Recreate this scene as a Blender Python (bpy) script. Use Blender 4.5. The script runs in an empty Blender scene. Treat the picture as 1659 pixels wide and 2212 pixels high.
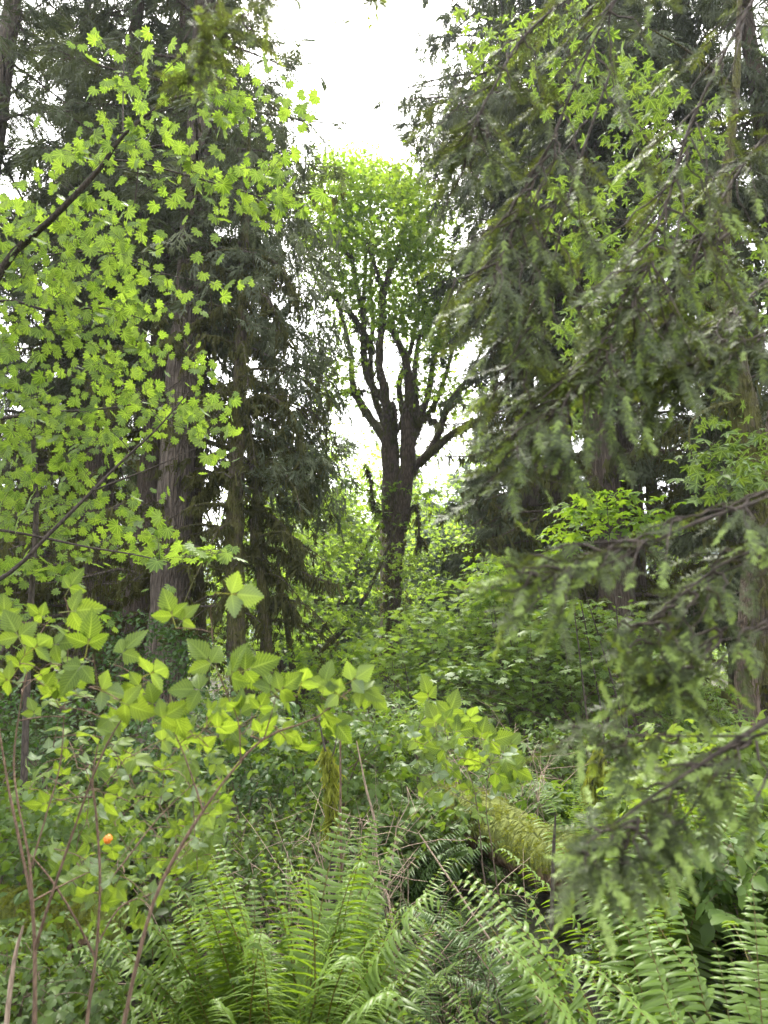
import bpy, math, numpy as np
rad = math.radians
sc = bpy.context.scene
COL = sc.collection
R = np.random.RandomState(11)

# ------------------------------------------------------------------ camera
PITCH, F, CZ = rad(12.5), 1536.0, 1.62
cd = bpy.data.cameras.new('camera'); cam = bpy.data.objects.new('camera', cd); COL.objects.link(cam)
cam.location = (0, 0, CZ); cam.rotation_euler = (rad(90) + PITCH, 0, 0)
cd.sensor_fit = 'VERTICAL'; cd.sensor_height = 36.0; cd.lens = 36.0 * F / 2212.0
cd.clip_end = 3000; cd.clip_start = .02
cd.dof.use_dof = True; cd.dof.focus_distance = 6.0; cd.dof.aperture_fstop = cd.lens / 4.6
sc.camera = cam

def P(u, v, D):
    """a viewing direction and a real distance ahead, as a point of the place"""
    u = np.asarray(u, float); v = np.asarray(v, float); D = np.asarray(D, float)
    a = (u - 829.5) / F; b = (1106 - v) / F
    k = D / (math.cos(PITCH) - b * math.sin(PITCH))
    return np.stack([a * k, D + 0 * k, CZ + k * (b * math.cos(PITCH) + math.sin(PITCH))], -1)

def X(u, D):
    return (u - 829.5) / F * D / 1.0243

def nz(a):
    return a / np.maximum(np.linalg.norm(a, axis=-1, keepdims=True), 1e-9)

def ground_z(x, y):
    x = np.asarray(x, float); y = np.asarray(y, float)
    z = .10 * np.sin(x * .7 + 1) * np.cos(y * .5) + .07 * np.sin(x * 1.9 + y * 1.3) + .015 * np.maximum(y - 12, 0)
    z -= .45 * np.exp(-((x + .15 * y + .35) / .55) ** 2 - ((y - 3.6) / 1.8) ** 2)
    z += .36 * np.exp(-((x - .95) / .9) ** 2 - ((y - 4.5) / .9) ** 2)
    z += 1.1 / (1 + np.exp(-(y - 45) / 6.0))
    return z

# ------------------------------------------------------------------ mesh builder
class MB:
    def __init__(s):
        s.V = []; s.F = {3: [], 4: []}; s.r = []; s.t = []; s.uv = []; s.n = 0
    def add(s, V, T=None, Q=None, rnd=0.5, tip=0.0, uv=None):
        V = np.asarray(V, np.float32).reshape(-1, 3); m = len(V)
        s.V.append(V)
        if T is not None and len(T): s.F[3].append(np.asarray(T, np.int64).reshape(-1, 3) + s.n)
        if Q is not None and len(Q): s.F[4].append(np.asarray(Q, np.int64).reshape(-1, 4) + s.n)
        s.r.append(np.broadcast_to(np.asarray(rnd, np.float32), (m,)))
        s.t.append(np.broadcast_to(np.asarray(tip, np.float32), (m,)))
        s.uv.append(np.zeros((m, 2), np.float32) if uv is None else np.asarray(uv, np.float32).reshape(-1, 2))
        s.n += m
    def mesh(s, name, mat, off=(0, 0, 0), smooth=True):
        me = bpy.data.meshes.new(name)
        if s.n:
            V = np.concatenate(s.V) - np.asarray(off, np.float32)
            idx, cnt = [], []
            for k in (3, 4):
                if s.F[k]:
                    f = np.concatenate(s.F[k]); idx.append(f.ravel()); cnt.append(np.full(len(f), k))
            idx = np.concatenate(idx).astype(np.int32); cnt = np.concatenate(cnt).astype(np.int32)
            me.vertices.add(len(V)); me.vertices.foreach_set('co', V.astype(np.float32).ravel())
            me.loops.add(len(idx)); me.loops.foreach_set('vertex_index', idx)
            me.polygons.add(len(cnt))
            me.polygons.foreach_set('loop_start', np.concatenate([[0], np.cumsum(cnt)[:-1]]).astype(np.int32))
            me.polygons.foreach_set('loop_total', cnt)
            me.polygons.foreach_set('use_smooth', np.full(len(cnt), smooth, bool))
            for nm, src in (('rnd', s.r), ('tip', s.t)):
                a = me.attributes.new(nm, 'FLOAT', 'POINT'); a.data.foreach_set('value', np.concatenate(src).astype(np.float32))
            a = me.attributes.new('luv', 'FLOAT2', 'POINT'); a.data.foreach_set('vector', np.concatenate(s.uv).astype(np.float32).ravel())
            me.update(calc_edges=True)
        me.materials.append(mat)
        return me

def obj(name, me, parent=None, loc=(0, 0, 0), rotz=0, scale=1.0):
    o = bpy.data.objects.new(name, me); COL.objects.link(o)
    if parent: o.parent = parent
    o.location = loc; o.rotation_euler = (0, 0, rotz); o.scale = (scale,) * 3
    return o

def tag(o, label=None, cat=None, group=None, kind=None):
    if label: o['label'] = label
    if cat: o['category'] = cat
    if group: o['group'] = group
    if kind: o['kind'] = kind
    return o

def thing(name, label, cat, loc=(0, 0, 0), rotz=0, group=None, scale=1.0):
    return tag(obj(name, None, None, tuple(float(c) for c in loc), rotz, scale), label, cat, group)

# ------------------------------------------------------------------ templates
class Tpl:
    def __init__(s, V, T=(), Q=(), uv=None, tip=None):
        s.V = np.asarray(V, float).reshape(-1, 3)
        s.T = np.asarray(T, np.int64).reshape(-1, 3); s.Q = np.asarray(Q, np.int64).reshape(-1, 4)
        s.uv = np.zeros((len(s.V), 2)) if uv is None else np.asarray(uv, float)
        s.tip = np.zeros(len(s.V)) if tip is None else np.asarray(tip, float)

def join(parts):
    V, T, Q, uv, tip, n = [], [], [], [], [], 0
    for t in parts:
        V.append(t.V); T.append(t.T + n); Q.append(t.Q + n); uv.append(t.uv); tip.append(t.tip); n += len(t.V)
    return Tpl(np.concatenate(V), np.concatenate(T), np.concatenate(Q), np.concatenate(uv), np.concatenate(tip))

def xf(t, ang=0, s=1.0, off=(0, 0, 0), tilt=0):
    V = t.V * s
    if tilt:
        c, k = math.cos(tilt), math.sin(tilt)
        V = np.stack([V[:, 0], V[:, 1] * c - V[:, 2] * k, V[:, 1] * k + V[:, 2] * c], -1)
    c, k = math.cos(ang), math.sin(ang)
    V = np.stack([V[:, 0] * c + V[:, 1] * k, -V[:, 0] * k + V[:, 1] * c, V[:, 2]], -1) + np.asarray(off, float)
    return Tpl(V, t.T, t.Q, t.uv, t.tip)

def scatter(mb, t, pos, d, nrm, s, rnd=None, tip=None, wid=None):
    pos = np.asarray(pos, float).reshape(-1, 3); m = len(pos)
    if m == 0: return
    d = nz(np.broadcast_to(np.asarray(d, float), (m, 3)))
    nrm = np.broadcast_to(np.asarray(nrm, float), (m, 3))
    side = nz(np.cross(d, nrm) + 1e-6); nn = np.cross(side, d)
    s = np.broadcast_to(np.asarray(s, float), (m,)); w = s if wid is None else s * wid
    V = (pos[:, None] + t.V[None, :, 0, None] * (side * w[:, None])[:, None]
         + t.V[None, :, 1, None] * (d * s[:, None])[:, None] + t.V[None, :, 2, None] * (nn * s[:, None])[:, None])
    k = len(t.V); o = (np.arange(m) * k)[:, None, None]
    T = (t.T[None] + o).reshape(-1, 3); Q = (t.Q[None] + o).reshape(-1, 4)
    if rnd is None: rnd = R.rand(m)
    tp = np.tile(t.tip, m) if tip is None else np.maximum(np.tile(t.tip, m), np.repeat(tip, k))
    mb.add(V.reshape(-1, 3), T, Q, np.repeat(rnd, k), tp, np.tile(t.uv, (m, 1)))

def tubes(mb, Pt, Rd, k=5, rnd=None, tip=0.0, wob=0.0, cap=False, ridge=0.0):
    """many tubes at once: Pt (m,n,3), Rd (m,n)"""
    Pt = np.asarray(Pt, float); Rd = np.asarray(Rd, float)
    if Pt.ndim == 2: Pt = Pt[None]; Rd = Rd[None]
    m, n = Pt.shape[:2]
    if m == 0: return
    t = nz(np.gradient(Pt, axis=1)); md = nz(Pt[:, -1] - Pt[:, 0])
    ref = np.where(np.abs(md[:, 2:3]) > .8, np.array([[1., .1, 0]]), np.array([[0, .1, 1.]]))
    side = nz(np.cross(t, ref[:, None])); up = np.cross(side, t)
    a = np.arange(k) * 2 * math.pi / k
    rr = Rd[:, :, None] * np.ones(k)
    if wob: rr = rr * (1 + wob * R.randn(m, n, k))
    if ridge:                                             # long furrows that wander up the stem
        g = R.randn(1, 1, k) + np.cumsum(R.randn(m, n, k), 1) * .35
        g = (g - g.mean(2, keepdims=True)) / g.std(2, keepdims=True); rr = rr * (1 + ridge * np.clip(g, -1.6, 1.6))
    V = Pt[:, :, None] + rr[..., None] * (np.cos(a)[None, None, :, None] * side[:, :, None] + np.sin(a)[None, None, :, None] * up[:, :, None])
    i = np.arange(n - 1)[:, None] * k; j = np.arange(k)[None]; j2 = (j + 1) % k
    q = np.stack([i + j, i + j2, i + k + j2, i + k + j], -1).reshape(-1, 4)
    Q = (q[None] + (np.arange(m) * n * k)[:, None, None]).reshape(-1, 4)
    uv = np.broadcast_to(np.stack(np.broadcast_arrays((np.arange(k) / k)[None, :], np.linspace(0, 1, n)[:, None]), -1)[None], (m, n, k, 2))
    r = R.rand(m) if rnd is None else np.broadcast_to(rnd, (m,))
    mb.add(V.reshape(-1, 3), None, Q, np.repeat(r, n * k), tip, uv.reshape(-1, 2))
    if cap:
        for q_ in range(m):
            base = V[q_, -1]; c = base.mean(0) + t[q_, -1] * Rd[q_, -1] * .5
            T = [(a_, (a_ + 1) % k, k) for a_ in range(k)]
            mb.add(np.vstack([base, c]), T, None, r[q_], tip)

def spline(pts, n):
    """smooth resample of a polyline with any number of columns"""
    pts = np.asarray(pts, float); m = len(pts)
    if m == 2: return pts[0] + (pts[1] - pts[0]) * np.linspace(0, 1, n)[:, None]
    e = np.vstack([2 * pts[0] - pts[1], pts, 2 * pts[-1] - pts[-2]])
    x = np.linspace(0, m - 1 - 1e-6, n); i = x.astype(int); f = (x - i)[:, None]
    a, b, c, d = e[i], e[i + 1], e[i + 2], e[i + 3]
    return .5 * (2 * b + (c - a) * f + (2 * a - 5 * b + 4 * c - d) * f ** 2 + (3 * b - a - 3 * c + d) * f ** 3)

def palm(angles, lens, sinus, shoulders, droop=.12, pleat=.05, base=.12):
    """a palmate leaf lying in XY, tip along +Y, joined to its stalk at the origin"""
    a = np.radians(angles); V = [(0, 0, 0)]; uv = [(0, 0)]
    def put(r, th, x):
        V.append((r * math.sin(th), r * math.cos(th), -droop * r * r - (pleat * (.5 - x)))); uv.append((x, r))
    n = len(a); h0 = (a[1] - a[0]) / 2
    put(base, a[0] - h0 * 1.3, 1)
    for i in range(n):
        hl = (a[i] - a[i - 1]) / 2 if i else h0
        hr = (a[i + 1] - a[i]) / 2 if i < n - 1 else h0
        for r, f in shoulders: put(lens[i] * r, a[i] - hl * f, f)
        put(lens[i], a[i], 0)
        for r, f in reversed(shoulders): put(lens[i] * r, a[i] + hr * f, f)
        if i < n - 1: put(sinus * min(lens[i], lens[i + 1]), a[i] + hr, 1)
        else: put(base, a[i] + hr * 1.3, 1)
    T = [(0, i + 1, i) for i in range(1, len(V) - 1)]
    return Tpl(V, T, (), uv)

VINE = palm([-122, -88, -58, -29, 0, 29, 58, 88, 122], [.52, .72, .86, .96, 1, .96, .86, .72, .52], .77, [(.84, .58), (.92, .20)])
VINE_LO = palm([-110, -70, -34, 0, 34, 70, 110], [.55, .78, .93, 1, .93, .78, .55], .72, [(.88, .42)])
BIGLEAF = palm([-108, -54, 0, 54, 108], [.62, .92, 1, .92, .62], .44, [(.58, .80), (.76, .52), (.72, .38), (.90, .22)], droop=.18, pleat=.08)
BIG_LO = palm([-104, -52, 0, 52, 104], [.6, .9, 1, .9, .6], .45, [(.74, .42)], droop=.18)

def leaflet(n=11, w=.36, fold=.10, droop=.22, serr=.16, lob=0.0, asym=0.0, tipk=.72):
    V, uv, Q = [], [], []
    for i in range(n):
        t = i / (n - 1)
        ww = w * math.sin(math.pi * min(1, t ** tipk)) ** (.85 if tipk > .7 else .92) if 0 < t < 1 else .004
        if lob and .2 < t < .5: ww *= 1 + lob * math.sin((t - .2) / .3 * math.pi)
        e = 1 + (serr if i % 2 else -serr)
        yy = t + (.035 if i % 2 else -.015)
        z = -droop * t * t
        zp = .014 * (1 if i % 2 else -1)
        for sx in (-1, -.5, 0, .5, 1):
            ed = e if abs(sx) == 1 else 1
            V.append((sx * ww * ed * (1 + asym * sx), t + (yy - t) * abs(sx) + .10 * abs(sx) * ww, z + fold * abs(sx) * ww / w * .5 + (zp if abs(sx) == .5 else 0)))
            uv.append((sx, t))
    for i in range(n - 1):
        for j in range(4):
            a = i * 5 + j; Q.append((a, a + 1, a + 6, a + 5))
    return Tpl(V, (), Q, uv)
LEAFLET = leaflet(21, .34, serr=.14, lob=.12, tipk=.64)
LEAFLET_S = leaflet(17, .34, serr=.15, lob=.18, asym=.12, tipk=.66)
LEAFLET_LO = leaflet(7, .34, serr=.10)
def strip(p0, p1, w, z0=0., z1=0., tip=1.0):
    p0 = np.array(p0, float); p1 = np.array(p1, float); d = p1 - p0; s = np.array([-d[1], d[0]]) / max(np.hypot(*d), 1e-9) * w / 2
    V = [(*(p0 - s), z0), (*(p0 + s), z0), (*(p1 + s), z1), (*(p1 - s), z1)]
    return Tpl(V, (), [(0, 1, 2, 3)], [(0, 0)] * 4, [tip] * 4)
def trifoliate(lo=False):
    a, b = (LEAFLET_LO, LEAFLET_LO) if lo else (LEAFLET, LEAFLET_S)
    return join([strip((0, -.55), (0, .22), .03), xf(a, 0, 1.0, (0, .18, 0), -.1),
                 xf(b, rad(72), .80, (.02, 0, 0), -.15), xf(b, rad(-72), .78, (-.02, 0, 0), -.05)])
TRI, TRI_LO = trifoliate(), trifoliate(True)
OVATE = leaflet(5, .30, serr=0, fold=.16)
OVAL = Tpl([(0, 0, 0), (-.24, .35, .05), (0, .4, 0), (.24, .35, .05), (0, 1, -.12), (-.2, .7, .0), (.2, .7, .0), (0, .72, -.05)],
           [(0, 2, 1), (0, 3, 2), (5, 7, 4), (7, 6, 4)], [(1, 2, 7, 5), (2, 3, 6, 7)])

def sprig(n, L=1.0, tpl=OVAL, ls=.3):
    """an upright leafy shoot, leaves in pairs"""
    ps = [Tpl([(-.008, 0, 0), (.008, 0, 0), (.004, L, 0), (-.004, L, 0)], (), [(0, 1, 2, 3)], None, [1] * 4)]
    for i in range(n):
        y = L * (.25 + .75 * i / (n - 1)); az = i * 2.4
        t = xf(tpl, 0, ls * (1 - .35 * i / n), (0, 0, 0))
        V = t.V.copy()
        V = np.stack([V[:, 0], V[:, 2] + V[:, 1] * .25, -V[:, 1]], -1)           # leaf stands out along -Z
        c, k = math.cos(az), math.sin(az)
        V = np.stack([V[:, 0] * c + V[:, 2] * k, V[:, 1] + y, -V[:, 0] * k + V[:, 2] * c], -1)
        ps.append(Tpl(V, t.T, t.Q, t.uv, t.tip))
    return join(ps)
SPRIG = sprig(9); SPRIG_TRI = sprig(7, 1.0, TRI_LO, .24)

def cedar_spray(nb=9, sub=True, w=.05, droop=.35, ang=.85, seed=1):
    r = np.random.RandomState(seed); V, Q, tip = [], [], []
    def blade(p0, th, L, ww, tp=0.):
        p0 = np.array(p0); d = np.array([math.sin(th), math.cos(th)]); s = np.array([d[1], -d[0]])
        n0 = len(V)
        for f, k in ((0, .35), (.45, 1), (1, .12)):
            c = p0 + d * L * f
            for sg in (-1, 1):
                q = c + s * sg * ww / 2 * k
                V.append((q[0], q[1], -droop * (q[1] ** 2 + .8 * abs(q[0])) + .02 * r.randn())); tip.append(tp)
        Q.extend([(n0, n0 + 1, n0 + 3, n0 + 2), (n0 + 2, n0 + 3, n0 + 5, n0 + 4)])
    blade((0, 0), 0, 1, w * .8)
    for i in range(nb):
        y = .1 + .8 * i / nb; sg = 1 if i % 2 else -1; L = (.55 * (1 - y) + .14) * (.8 + .4 * r.rand()); th = sg * (ang + .2 * r.randn())
        blade((0, y), th, L, w)
        if sub:
            for f in (.35, .65):
                c = np.array([math.sin(th), math.cos(th)]) * L * f + np.array([0, y])
                blade(c, th - sg * .75, L * .42 * (1.1 - f), w * .9)
                if f < .5: blade(c, th + sg * .65, L * .3, w * .9)
    return Tpl(V, (), Q, None, tip)
CSPRAY = [cedar_spray(10, True, .045, .40, .8, 1), cedar_spray(9, True, .05, .55, .7, 2)]
CSPRAY_LO = [cedar_spray(9, False, .085, .35, .8, 3), cedar_spray(8, False, .08, .5, .7, 4)]
FSPRAY = [cedar_spray(16, False, .035, .18, 1.05, 5), cedar_spray(14, False, .04, .25, 1.0, 6)]

def needle_twig(n=17, wn=.036, seed=3, fresh=False):
    r = np.random.RandomState(seed); V, Q, tip = [], [], []
    def quad(a, b, s, tp):
        n0 = len(V); a = np.array(a); b = np.array(b); m_ = a * .45 + b * .55; s = np.array(s)
        V.extend([a - s * .6, a + s * .6, m_ + s, m_ - s, b + s * .45, b - s * .45]); tip.extend([tp] * 6)
        Q.extend([(n0, n0 + 1, n0 + 2, n0 + 3), (n0 + 3, n0 + 2, n0 + 4, n0 + 5)])
    quad((0, 0, 0), (0, .97, -.06), (.011, 0, 0), .5)
    for i in range(n):
        y = .04 + .95 * i / n
        for sg in (-1, 1):
            L = (.135 + .05 * r.rand()) * (1.0 if y < .8 else .75); th = sg * ((.62 if fresh else 1.1) + .25 * r.randn()) * (1 if y < .85 else .6)
            d = np.array([math.sin(th), math.cos(th), .25 * r.randn()])
            s = np.cross(d, (0, 0, 1)) * wn / 2
            quad((0, y, -.06 * y), np.array([0, y, -.06 * y]) + d * L, s, 1. if fresh else 0.)
    return Tpl(V, (), Q, None, tip)
HTWIG = needle_twig(); HFRESH = needle_twig(13, .06, 4, True)

def moss_strand(seed):
    r = np.random.RandomState(seed); V, Q = [], []
    for k in range(5):
        x, z = .12 * r.randn(), .12 * r.randn(); L = .5 + .5 * r.rand(); w = .035 + .03 * r.rand(); n0 = len(V)
        for f, ww in ((0, 1), (.4, .9), (.75, .55), (1, .1)):
            jx = x + .06 * r.randn() * f
            V.extend([(jx - w * ww, L * f, z + .05 * r.randn() * f), (jx + w * ww, L * f, z)])
        for q in range(3): Q.append((n0 + 2 * q, n0 + 2 * q + 1, n0 + 2 * q + 3, n0 + 2 * q + 2))
    return Tpl(V, (), Q)
MOSS = [moss_strand(1), moss_strand(2), moss_strand(3)]

# ------------------------------------------------------------------ materials
def newmat(name):
    m = bpy.data.materials.new(name); m.use_nodes = True; nt = m.node_tree; nt.nodes.clear()
    out = nt.nodes.new('ShaderNodeOutputMaterial')
    return m, nt, out
def N(nt, t, **kw):
    n = nt.nodes.new(t)
    for k, v in kw.items():
        if k in n.inputs: n.inputs[k].default_value = v
        else: setattr(n, k, v)
    return n
def mixc(nt, fac, a, b, blend='MIX'):
    n = nt.nodes.new('ShaderNodeMix'); n.data_type = 'RGBA'; n.blend_type = blend
    for sock, val in ((n.inputs[0], fac), (n.inputs[6], a), (n.inputs[7], b)):
        if hasattr(val, 'links') or hasattr(val, 'is_linked'): nt.links.new(val, sock)
        elif isinstance(val, (tuple, list)): sock.default_value = (*val, 1) if len(val) == 3 else val
        else: sock.default_value = val
    return n.outputs[2]
def ramp(nt, src, *stops):
    n = nt.nodes.new('ShaderNodeValToRGB'); e = n.color_ramp.elements
    while len(e) < len(stops): e.new(.5)
    for q, (p, c) in zip(e, stops): q.position = p; q.color = (*c, 1) if len(c) == 3 else c
    nt.links.new(src, n.inputs[0]); return n.outputs[0]
def mth(nt, op, a, b=0.0):
    n = nt.nodes.new('ShaderNodeMath'); n.operation = op
    for s, v in ((n.inputs[0], a), (n.inputs[1], b)):
        if hasattr(v, 'is_linked'): nt.links.new(v, s)
        else: s.default_value = v
    return n.outputs[0]

def leafmat(name, c1, c2, ctip=(.10, .06, .03), trans=.5, gloss=.10, rough=.42, tmul=(1.25, 1.15, .45), vein=None, c3=None, back=None):
    m, nt, out = newmat(name)
    rn = N(nt, 'ShaderNodeAttribute', attribute_name='rnd').outputs['Fac']
    tp = N(nt, 'ShaderNodeAttribute', attribute_name='tip').outputs['Fac']
    col = mixc(nt, rn, c1, c2)
    if c3:
        col = mixc(nt, ramp(nt, rn, (.86, (0, 0, 0)), (.95, (1, 1, 1))), col, c3)
    tc = N(nt, 'ShaderNodeTexCoord').outputs['Object']
    nz_ = N(nt, 'ShaderNodeTexNoise', Scale=9.0, Detail=3.0); nt.links.new(tc, nz_.inputs['Vector'])
    col = mixc(nt, mth(nt, 'MULTIPLY', nz_.outputs['Fac'], .35), col, tuple(x * .55 for x in c1))
    if vein:
        a = N(nt, 'ShaderNodeAttribute', attribute_name='luv'); sp = N(nt, 'ShaderNodeSeparateXYZ'); nt.links.new(a.outputs['Vector'], sp.inputs[0])
        ax = mth(nt, 'ABSOLUTE', sp.outputs[0])
        if vein == 'palm':
            v = ramp(nt, ax, (.05, (1, 1, 1)), (.16, (0, 0, 0)))
        else:
            ph = mth(nt, 'FRACT', mth(nt, 'MULTIPLY', mth(nt, 'SUBTRACT', sp.outputs[1], mth(nt, 'MULTIPLY', ax, .22)), 9.0))
            v1 = ramp(nt, ph, (.0, (1, 1, 1)), (.16, (0, 0, 0)), (.86, (0, 0, 0)), (1., (1, 1, 1)))
            v = mixc(nt, 1.0, v1, ramp(nt, ax, (.03, (1, 1, 1)), (.09, (0, 0, 0))), 'LIGHTEN')
        col = mixc(nt, mth(nt, 'MULTIPLY', v, .45), col, tuple(min(1, x * 1.9 + .02) for x in c2))
    col = mixc(nt, tp, col, ctip)
    geo = N(nt, 'ShaderNodeNewGeometry')
    front = col
    if back: front = mixc(nt, geo.outputs['Backfacing'], col, mixc(nt, .6, col, back))
    df = N(nt, 'ShaderNodeBsdfDiffuse'); nt.links.new(front, df.inputs[0])
    tr = N(nt, 'ShaderNodeBsdfTranslucent'); nt.links.new(mixc(nt, 1.0, col, tmul, 'MULTIPLY'), tr.inputs[0])
    mx = N(nt, 'ShaderNodeMixShader', Fac=trans); nt.links.new(df.outputs[0], mx.inputs[1]); nt.links.new(tr.outputs[0], mx.inputs[2])
    if gloss:
        gl = N(nt, 'ShaderNodeBsdfGlossy', Roughness=rough); gl.inputs[0].default_value = (1, 1, .97, 1)
        lw = N(nt, 'ShaderNodeLayerWeight', Blend=.5)
        g = mth(nt, 'MULTIPLY', mth(nt, 'ADD', mth(nt, 'POWER', lw.outputs['Facing'], 4.0), .22), gloss * 1.9)
        mg = N(nt, 'ShaderNodeMixShader'); nt.links.new(g, mg.inputs[0]); nt.links.new(mx.outputs[0], mg.inputs[1]); nt.links.new(gl.outputs[0], mg.inputs[2])
        mx = mg
    nt.links.new(mx.outputs[0], out.inputs[0])
    return m

def barkmat(name, c1, c2, moss=.0, mc=(.085, .085, .018), scale=(9, 9, 1.4), bump=.6, mossup=.0):
    m, nt, out = newmat(name)
    tc = N(nt, 'ShaderNodeTexCoord').outputs['Object']
    mp = N(nt, 'ShaderNodeMapping'); mp.inputs['Scale'].default_value = scale; nt.links.new(tc, mp.inputs[0])
    n1 = N(nt, 'ShaderNodeTexNoise', Scale=1.6, Detail=8.0, Roughness=.65, Distortion=.6); nt.links.new(mp.outputs[0], n1.inputs['Vector'])
    vo = N(nt, 'ShaderNodeTexVoronoi', Scale=2.2, feature='DISTANCE_TO_EDGE'); nt.links.new(mp.outputs[0], vo.inputs['Vector'])
    fur = ramp(nt, vo.outputs['Distance'], (.0, (0, 0, 0)), (.22, (1, 1, 1)))
    h = mth(nt, 'ADD', mth(nt, 'MULTIPLY', n1.outputs['Fac'], .8), mth(nt, 'MULTIPLY', fur, .5))
    col = mixc(nt, ramp(nt, h, (.35, (0, 0, 0)), (.95, (1, 1, 1))), c1, c2)
    n2 = N(nt, 'ShaderNodeTexNoise', Scale=1.3, Detail=6.0, Roughness=.7); nt.links.new(tc, n2.inputs['Vector'])
    n3 = N(nt, 'ShaderNodeTexNoise', Scale=26.0, Detail=4.0); nt.links.new(tc, n3.inputs['Vector'])
    col = mixc(nt, mth(nt, 'MULTIPLY', n2.outputs['Fac'], .35), col, tuple(x * 1.6 + .03 for x in c2))
    if moss:
        mcol = mixc(nt, n3.outputs['Fac'], tuple(x * .5 for x in mc), tuple(x * 1.5 for x in mc))
        f = mth(nt, 'ADD', n2.outputs['Fac'], moss - .5)
        if mossup:
            g = N(nt, 'ShaderNodeNewGeometry'); sp = N(nt, 'ShaderNodeSeparateXYZ'); nt.links.new(g.outputs['Normal'], sp.inputs[0])
            f = mth(nt, 'ADD', f, mth(nt, 'MULTIPLY', sp.outputs[2], mossup))
        f = ramp(nt, f, (.46, (0, 0, 0)), (.56, (1, 1, 1)))
        col = mixc(nt, f, col, mcol)
        h = mth(nt, 'ADD', h, mth(nt, 'MULTIPLY', n3.outputs['Fac'], .5))
    b = N(nt, 'ShaderNodeBump', Strength=bump, Distance=.05); nt.links.new(h, b.inputs['Height'])
    p = N(nt, 'ShaderNodeBsdfPrincipled', Roughness=.9); nt.links.new(col, p.inputs['Base Color']); nt.links.new(b.outputs[0], p.inputs['Normal'])
    p.inputs['Specular IOR Level'].default_value = .2
    nt.links.new(p.outputs[0], out.inputs[0])
    return m

M = {}
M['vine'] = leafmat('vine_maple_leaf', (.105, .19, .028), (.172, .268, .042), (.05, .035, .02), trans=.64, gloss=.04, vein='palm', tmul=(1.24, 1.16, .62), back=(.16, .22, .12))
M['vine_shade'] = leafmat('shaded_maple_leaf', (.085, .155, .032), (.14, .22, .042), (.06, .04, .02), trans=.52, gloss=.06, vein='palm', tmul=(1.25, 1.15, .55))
M['bigleaf'] = leafmat('bigleaf_maple_leaf', (.13, .24, .036), (.21, .33, .05), (.06, .04, .02), trans=.70, gloss=.03, tmul=(1.3, 1.2, .45))
M['bigleaf_far'] = leafmat('far_maple_leaf', (.13, .22, .045), (.22, .33, .07), (.06, .04, .02), trans=.68, gloss=.04, tmul=(1.25, 1.2, .5))
M['rubus'] = leafmat('salmonberry_leaf', (.100, .168, .023), (.160, .235, .035), (.13, .14, .04), trans=.62, gloss=.03, vein='pinnate', tmul=(1.28, 1.18, .58), back=(.24, .31, .22))
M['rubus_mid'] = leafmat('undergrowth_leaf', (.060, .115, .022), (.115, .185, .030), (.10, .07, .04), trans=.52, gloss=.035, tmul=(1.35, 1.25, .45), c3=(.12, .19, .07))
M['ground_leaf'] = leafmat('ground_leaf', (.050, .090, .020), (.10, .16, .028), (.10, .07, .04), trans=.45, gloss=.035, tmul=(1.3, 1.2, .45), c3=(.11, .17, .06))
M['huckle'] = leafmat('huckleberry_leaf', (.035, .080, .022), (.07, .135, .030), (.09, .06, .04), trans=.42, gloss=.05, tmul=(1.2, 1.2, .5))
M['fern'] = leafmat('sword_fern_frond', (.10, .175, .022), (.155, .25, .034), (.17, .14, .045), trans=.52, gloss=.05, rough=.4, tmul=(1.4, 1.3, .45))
M['fern_shaded'] = leafmat('shaded_fern_frond', (.042, .085, .020), (.075, .135, .030), (.09, .07, .03), trans=.42, gloss=.04, rough=.4)  # same sword fern, its shade put into a darker green
M['cedar'] = leafmat('cedar_foliage', (.058, .078, .034), (.115, .135, .062), (.08, .05, .03), trans=.36, gloss=.05, rough=.5, tmul=(1.1, 1.15, .6))
M['cedar_hazed'] = leafmat('hazed_cedar_foliage', (.06, .11, .05), (.11, .165, .08), (.08, .05, .03), trans=.35, gloss=.05, rough=.5)  # haze of distance put into a paler cedar green
M['fir'] = leafmat('fir_foliage', (.058, .080, .034), (.115, .138, .058), (.08, .05, .03), trans=.36, gloss=.05, rough=.5, tmul=(1.15, 1.15, .6))
M['hemlock'] = leafmat('hemlock_needles', (.052, .074, .030), (.102, .128, .052), (.23, .32, .08), trans=.36, gloss=.045, rough=.42)
M['moss'] = leafmat('hanging_moss', (.060, .066, .026), (.115, .118, .042), trans=.35, gloss=0)
M['moss_yellow'] = leafmat('bright_moss', (.15, .18, .03), (.26, .285, .055), trans=.35, gloss=0)  # yellow-green moss of the logs and stubs
M['fir_bark'] = barkmat('fir_bark', (.030, .024, .019), (.130, .104, .084), moss=.36, mc=(.075, .08, .024), scale=(7, 7, 1.1), bump=1.0)
M['cedar_bark'] = barkmat('cedar_bark', (.034, .026, .019), (.118, .090, .068), moss=.38, mc=(.07, .072, .022), scale=(16, 16, .9), bump=1.0)
M['moss_bark'] = barkmat('mossy_bark', (.026, .020, .015), (.085, .065, .05), moss=.52, mc=(.085, .084, .022), bump=1.0)
M['maple_bark'] = barkmat('maple_bark', (.028, .020, .015), (.12, .088, .062), moss=.47, mc=(.080, .076, .022), scale=(8, 8, 1.6), bump=1.0)
M['red_bark'] = barkmat('brown_bark', (.05, .036, .027), (.165, .122, .094), moss=.12, scale=(12, 12, 1.2), bump=.8)
M['pale_snag'] = barkmat('pale_snag_wood', (.16, .13, .11), (.42, .36, .32), moss=.12, scale=(14, 14, 1.0), bump=.6)
M['log_moss'] = barkmat('log_moss', (.05, .035, .02), (.16, .10, .06), moss=.52, mc=(.12, .14, .03), bump=1.0, mossup=.35)
M['twig'] = barkmat('twig_bark', (.045, .032, .024), (.13, .095, .07), scale=(30, 30, 8), bump=.3)
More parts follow.
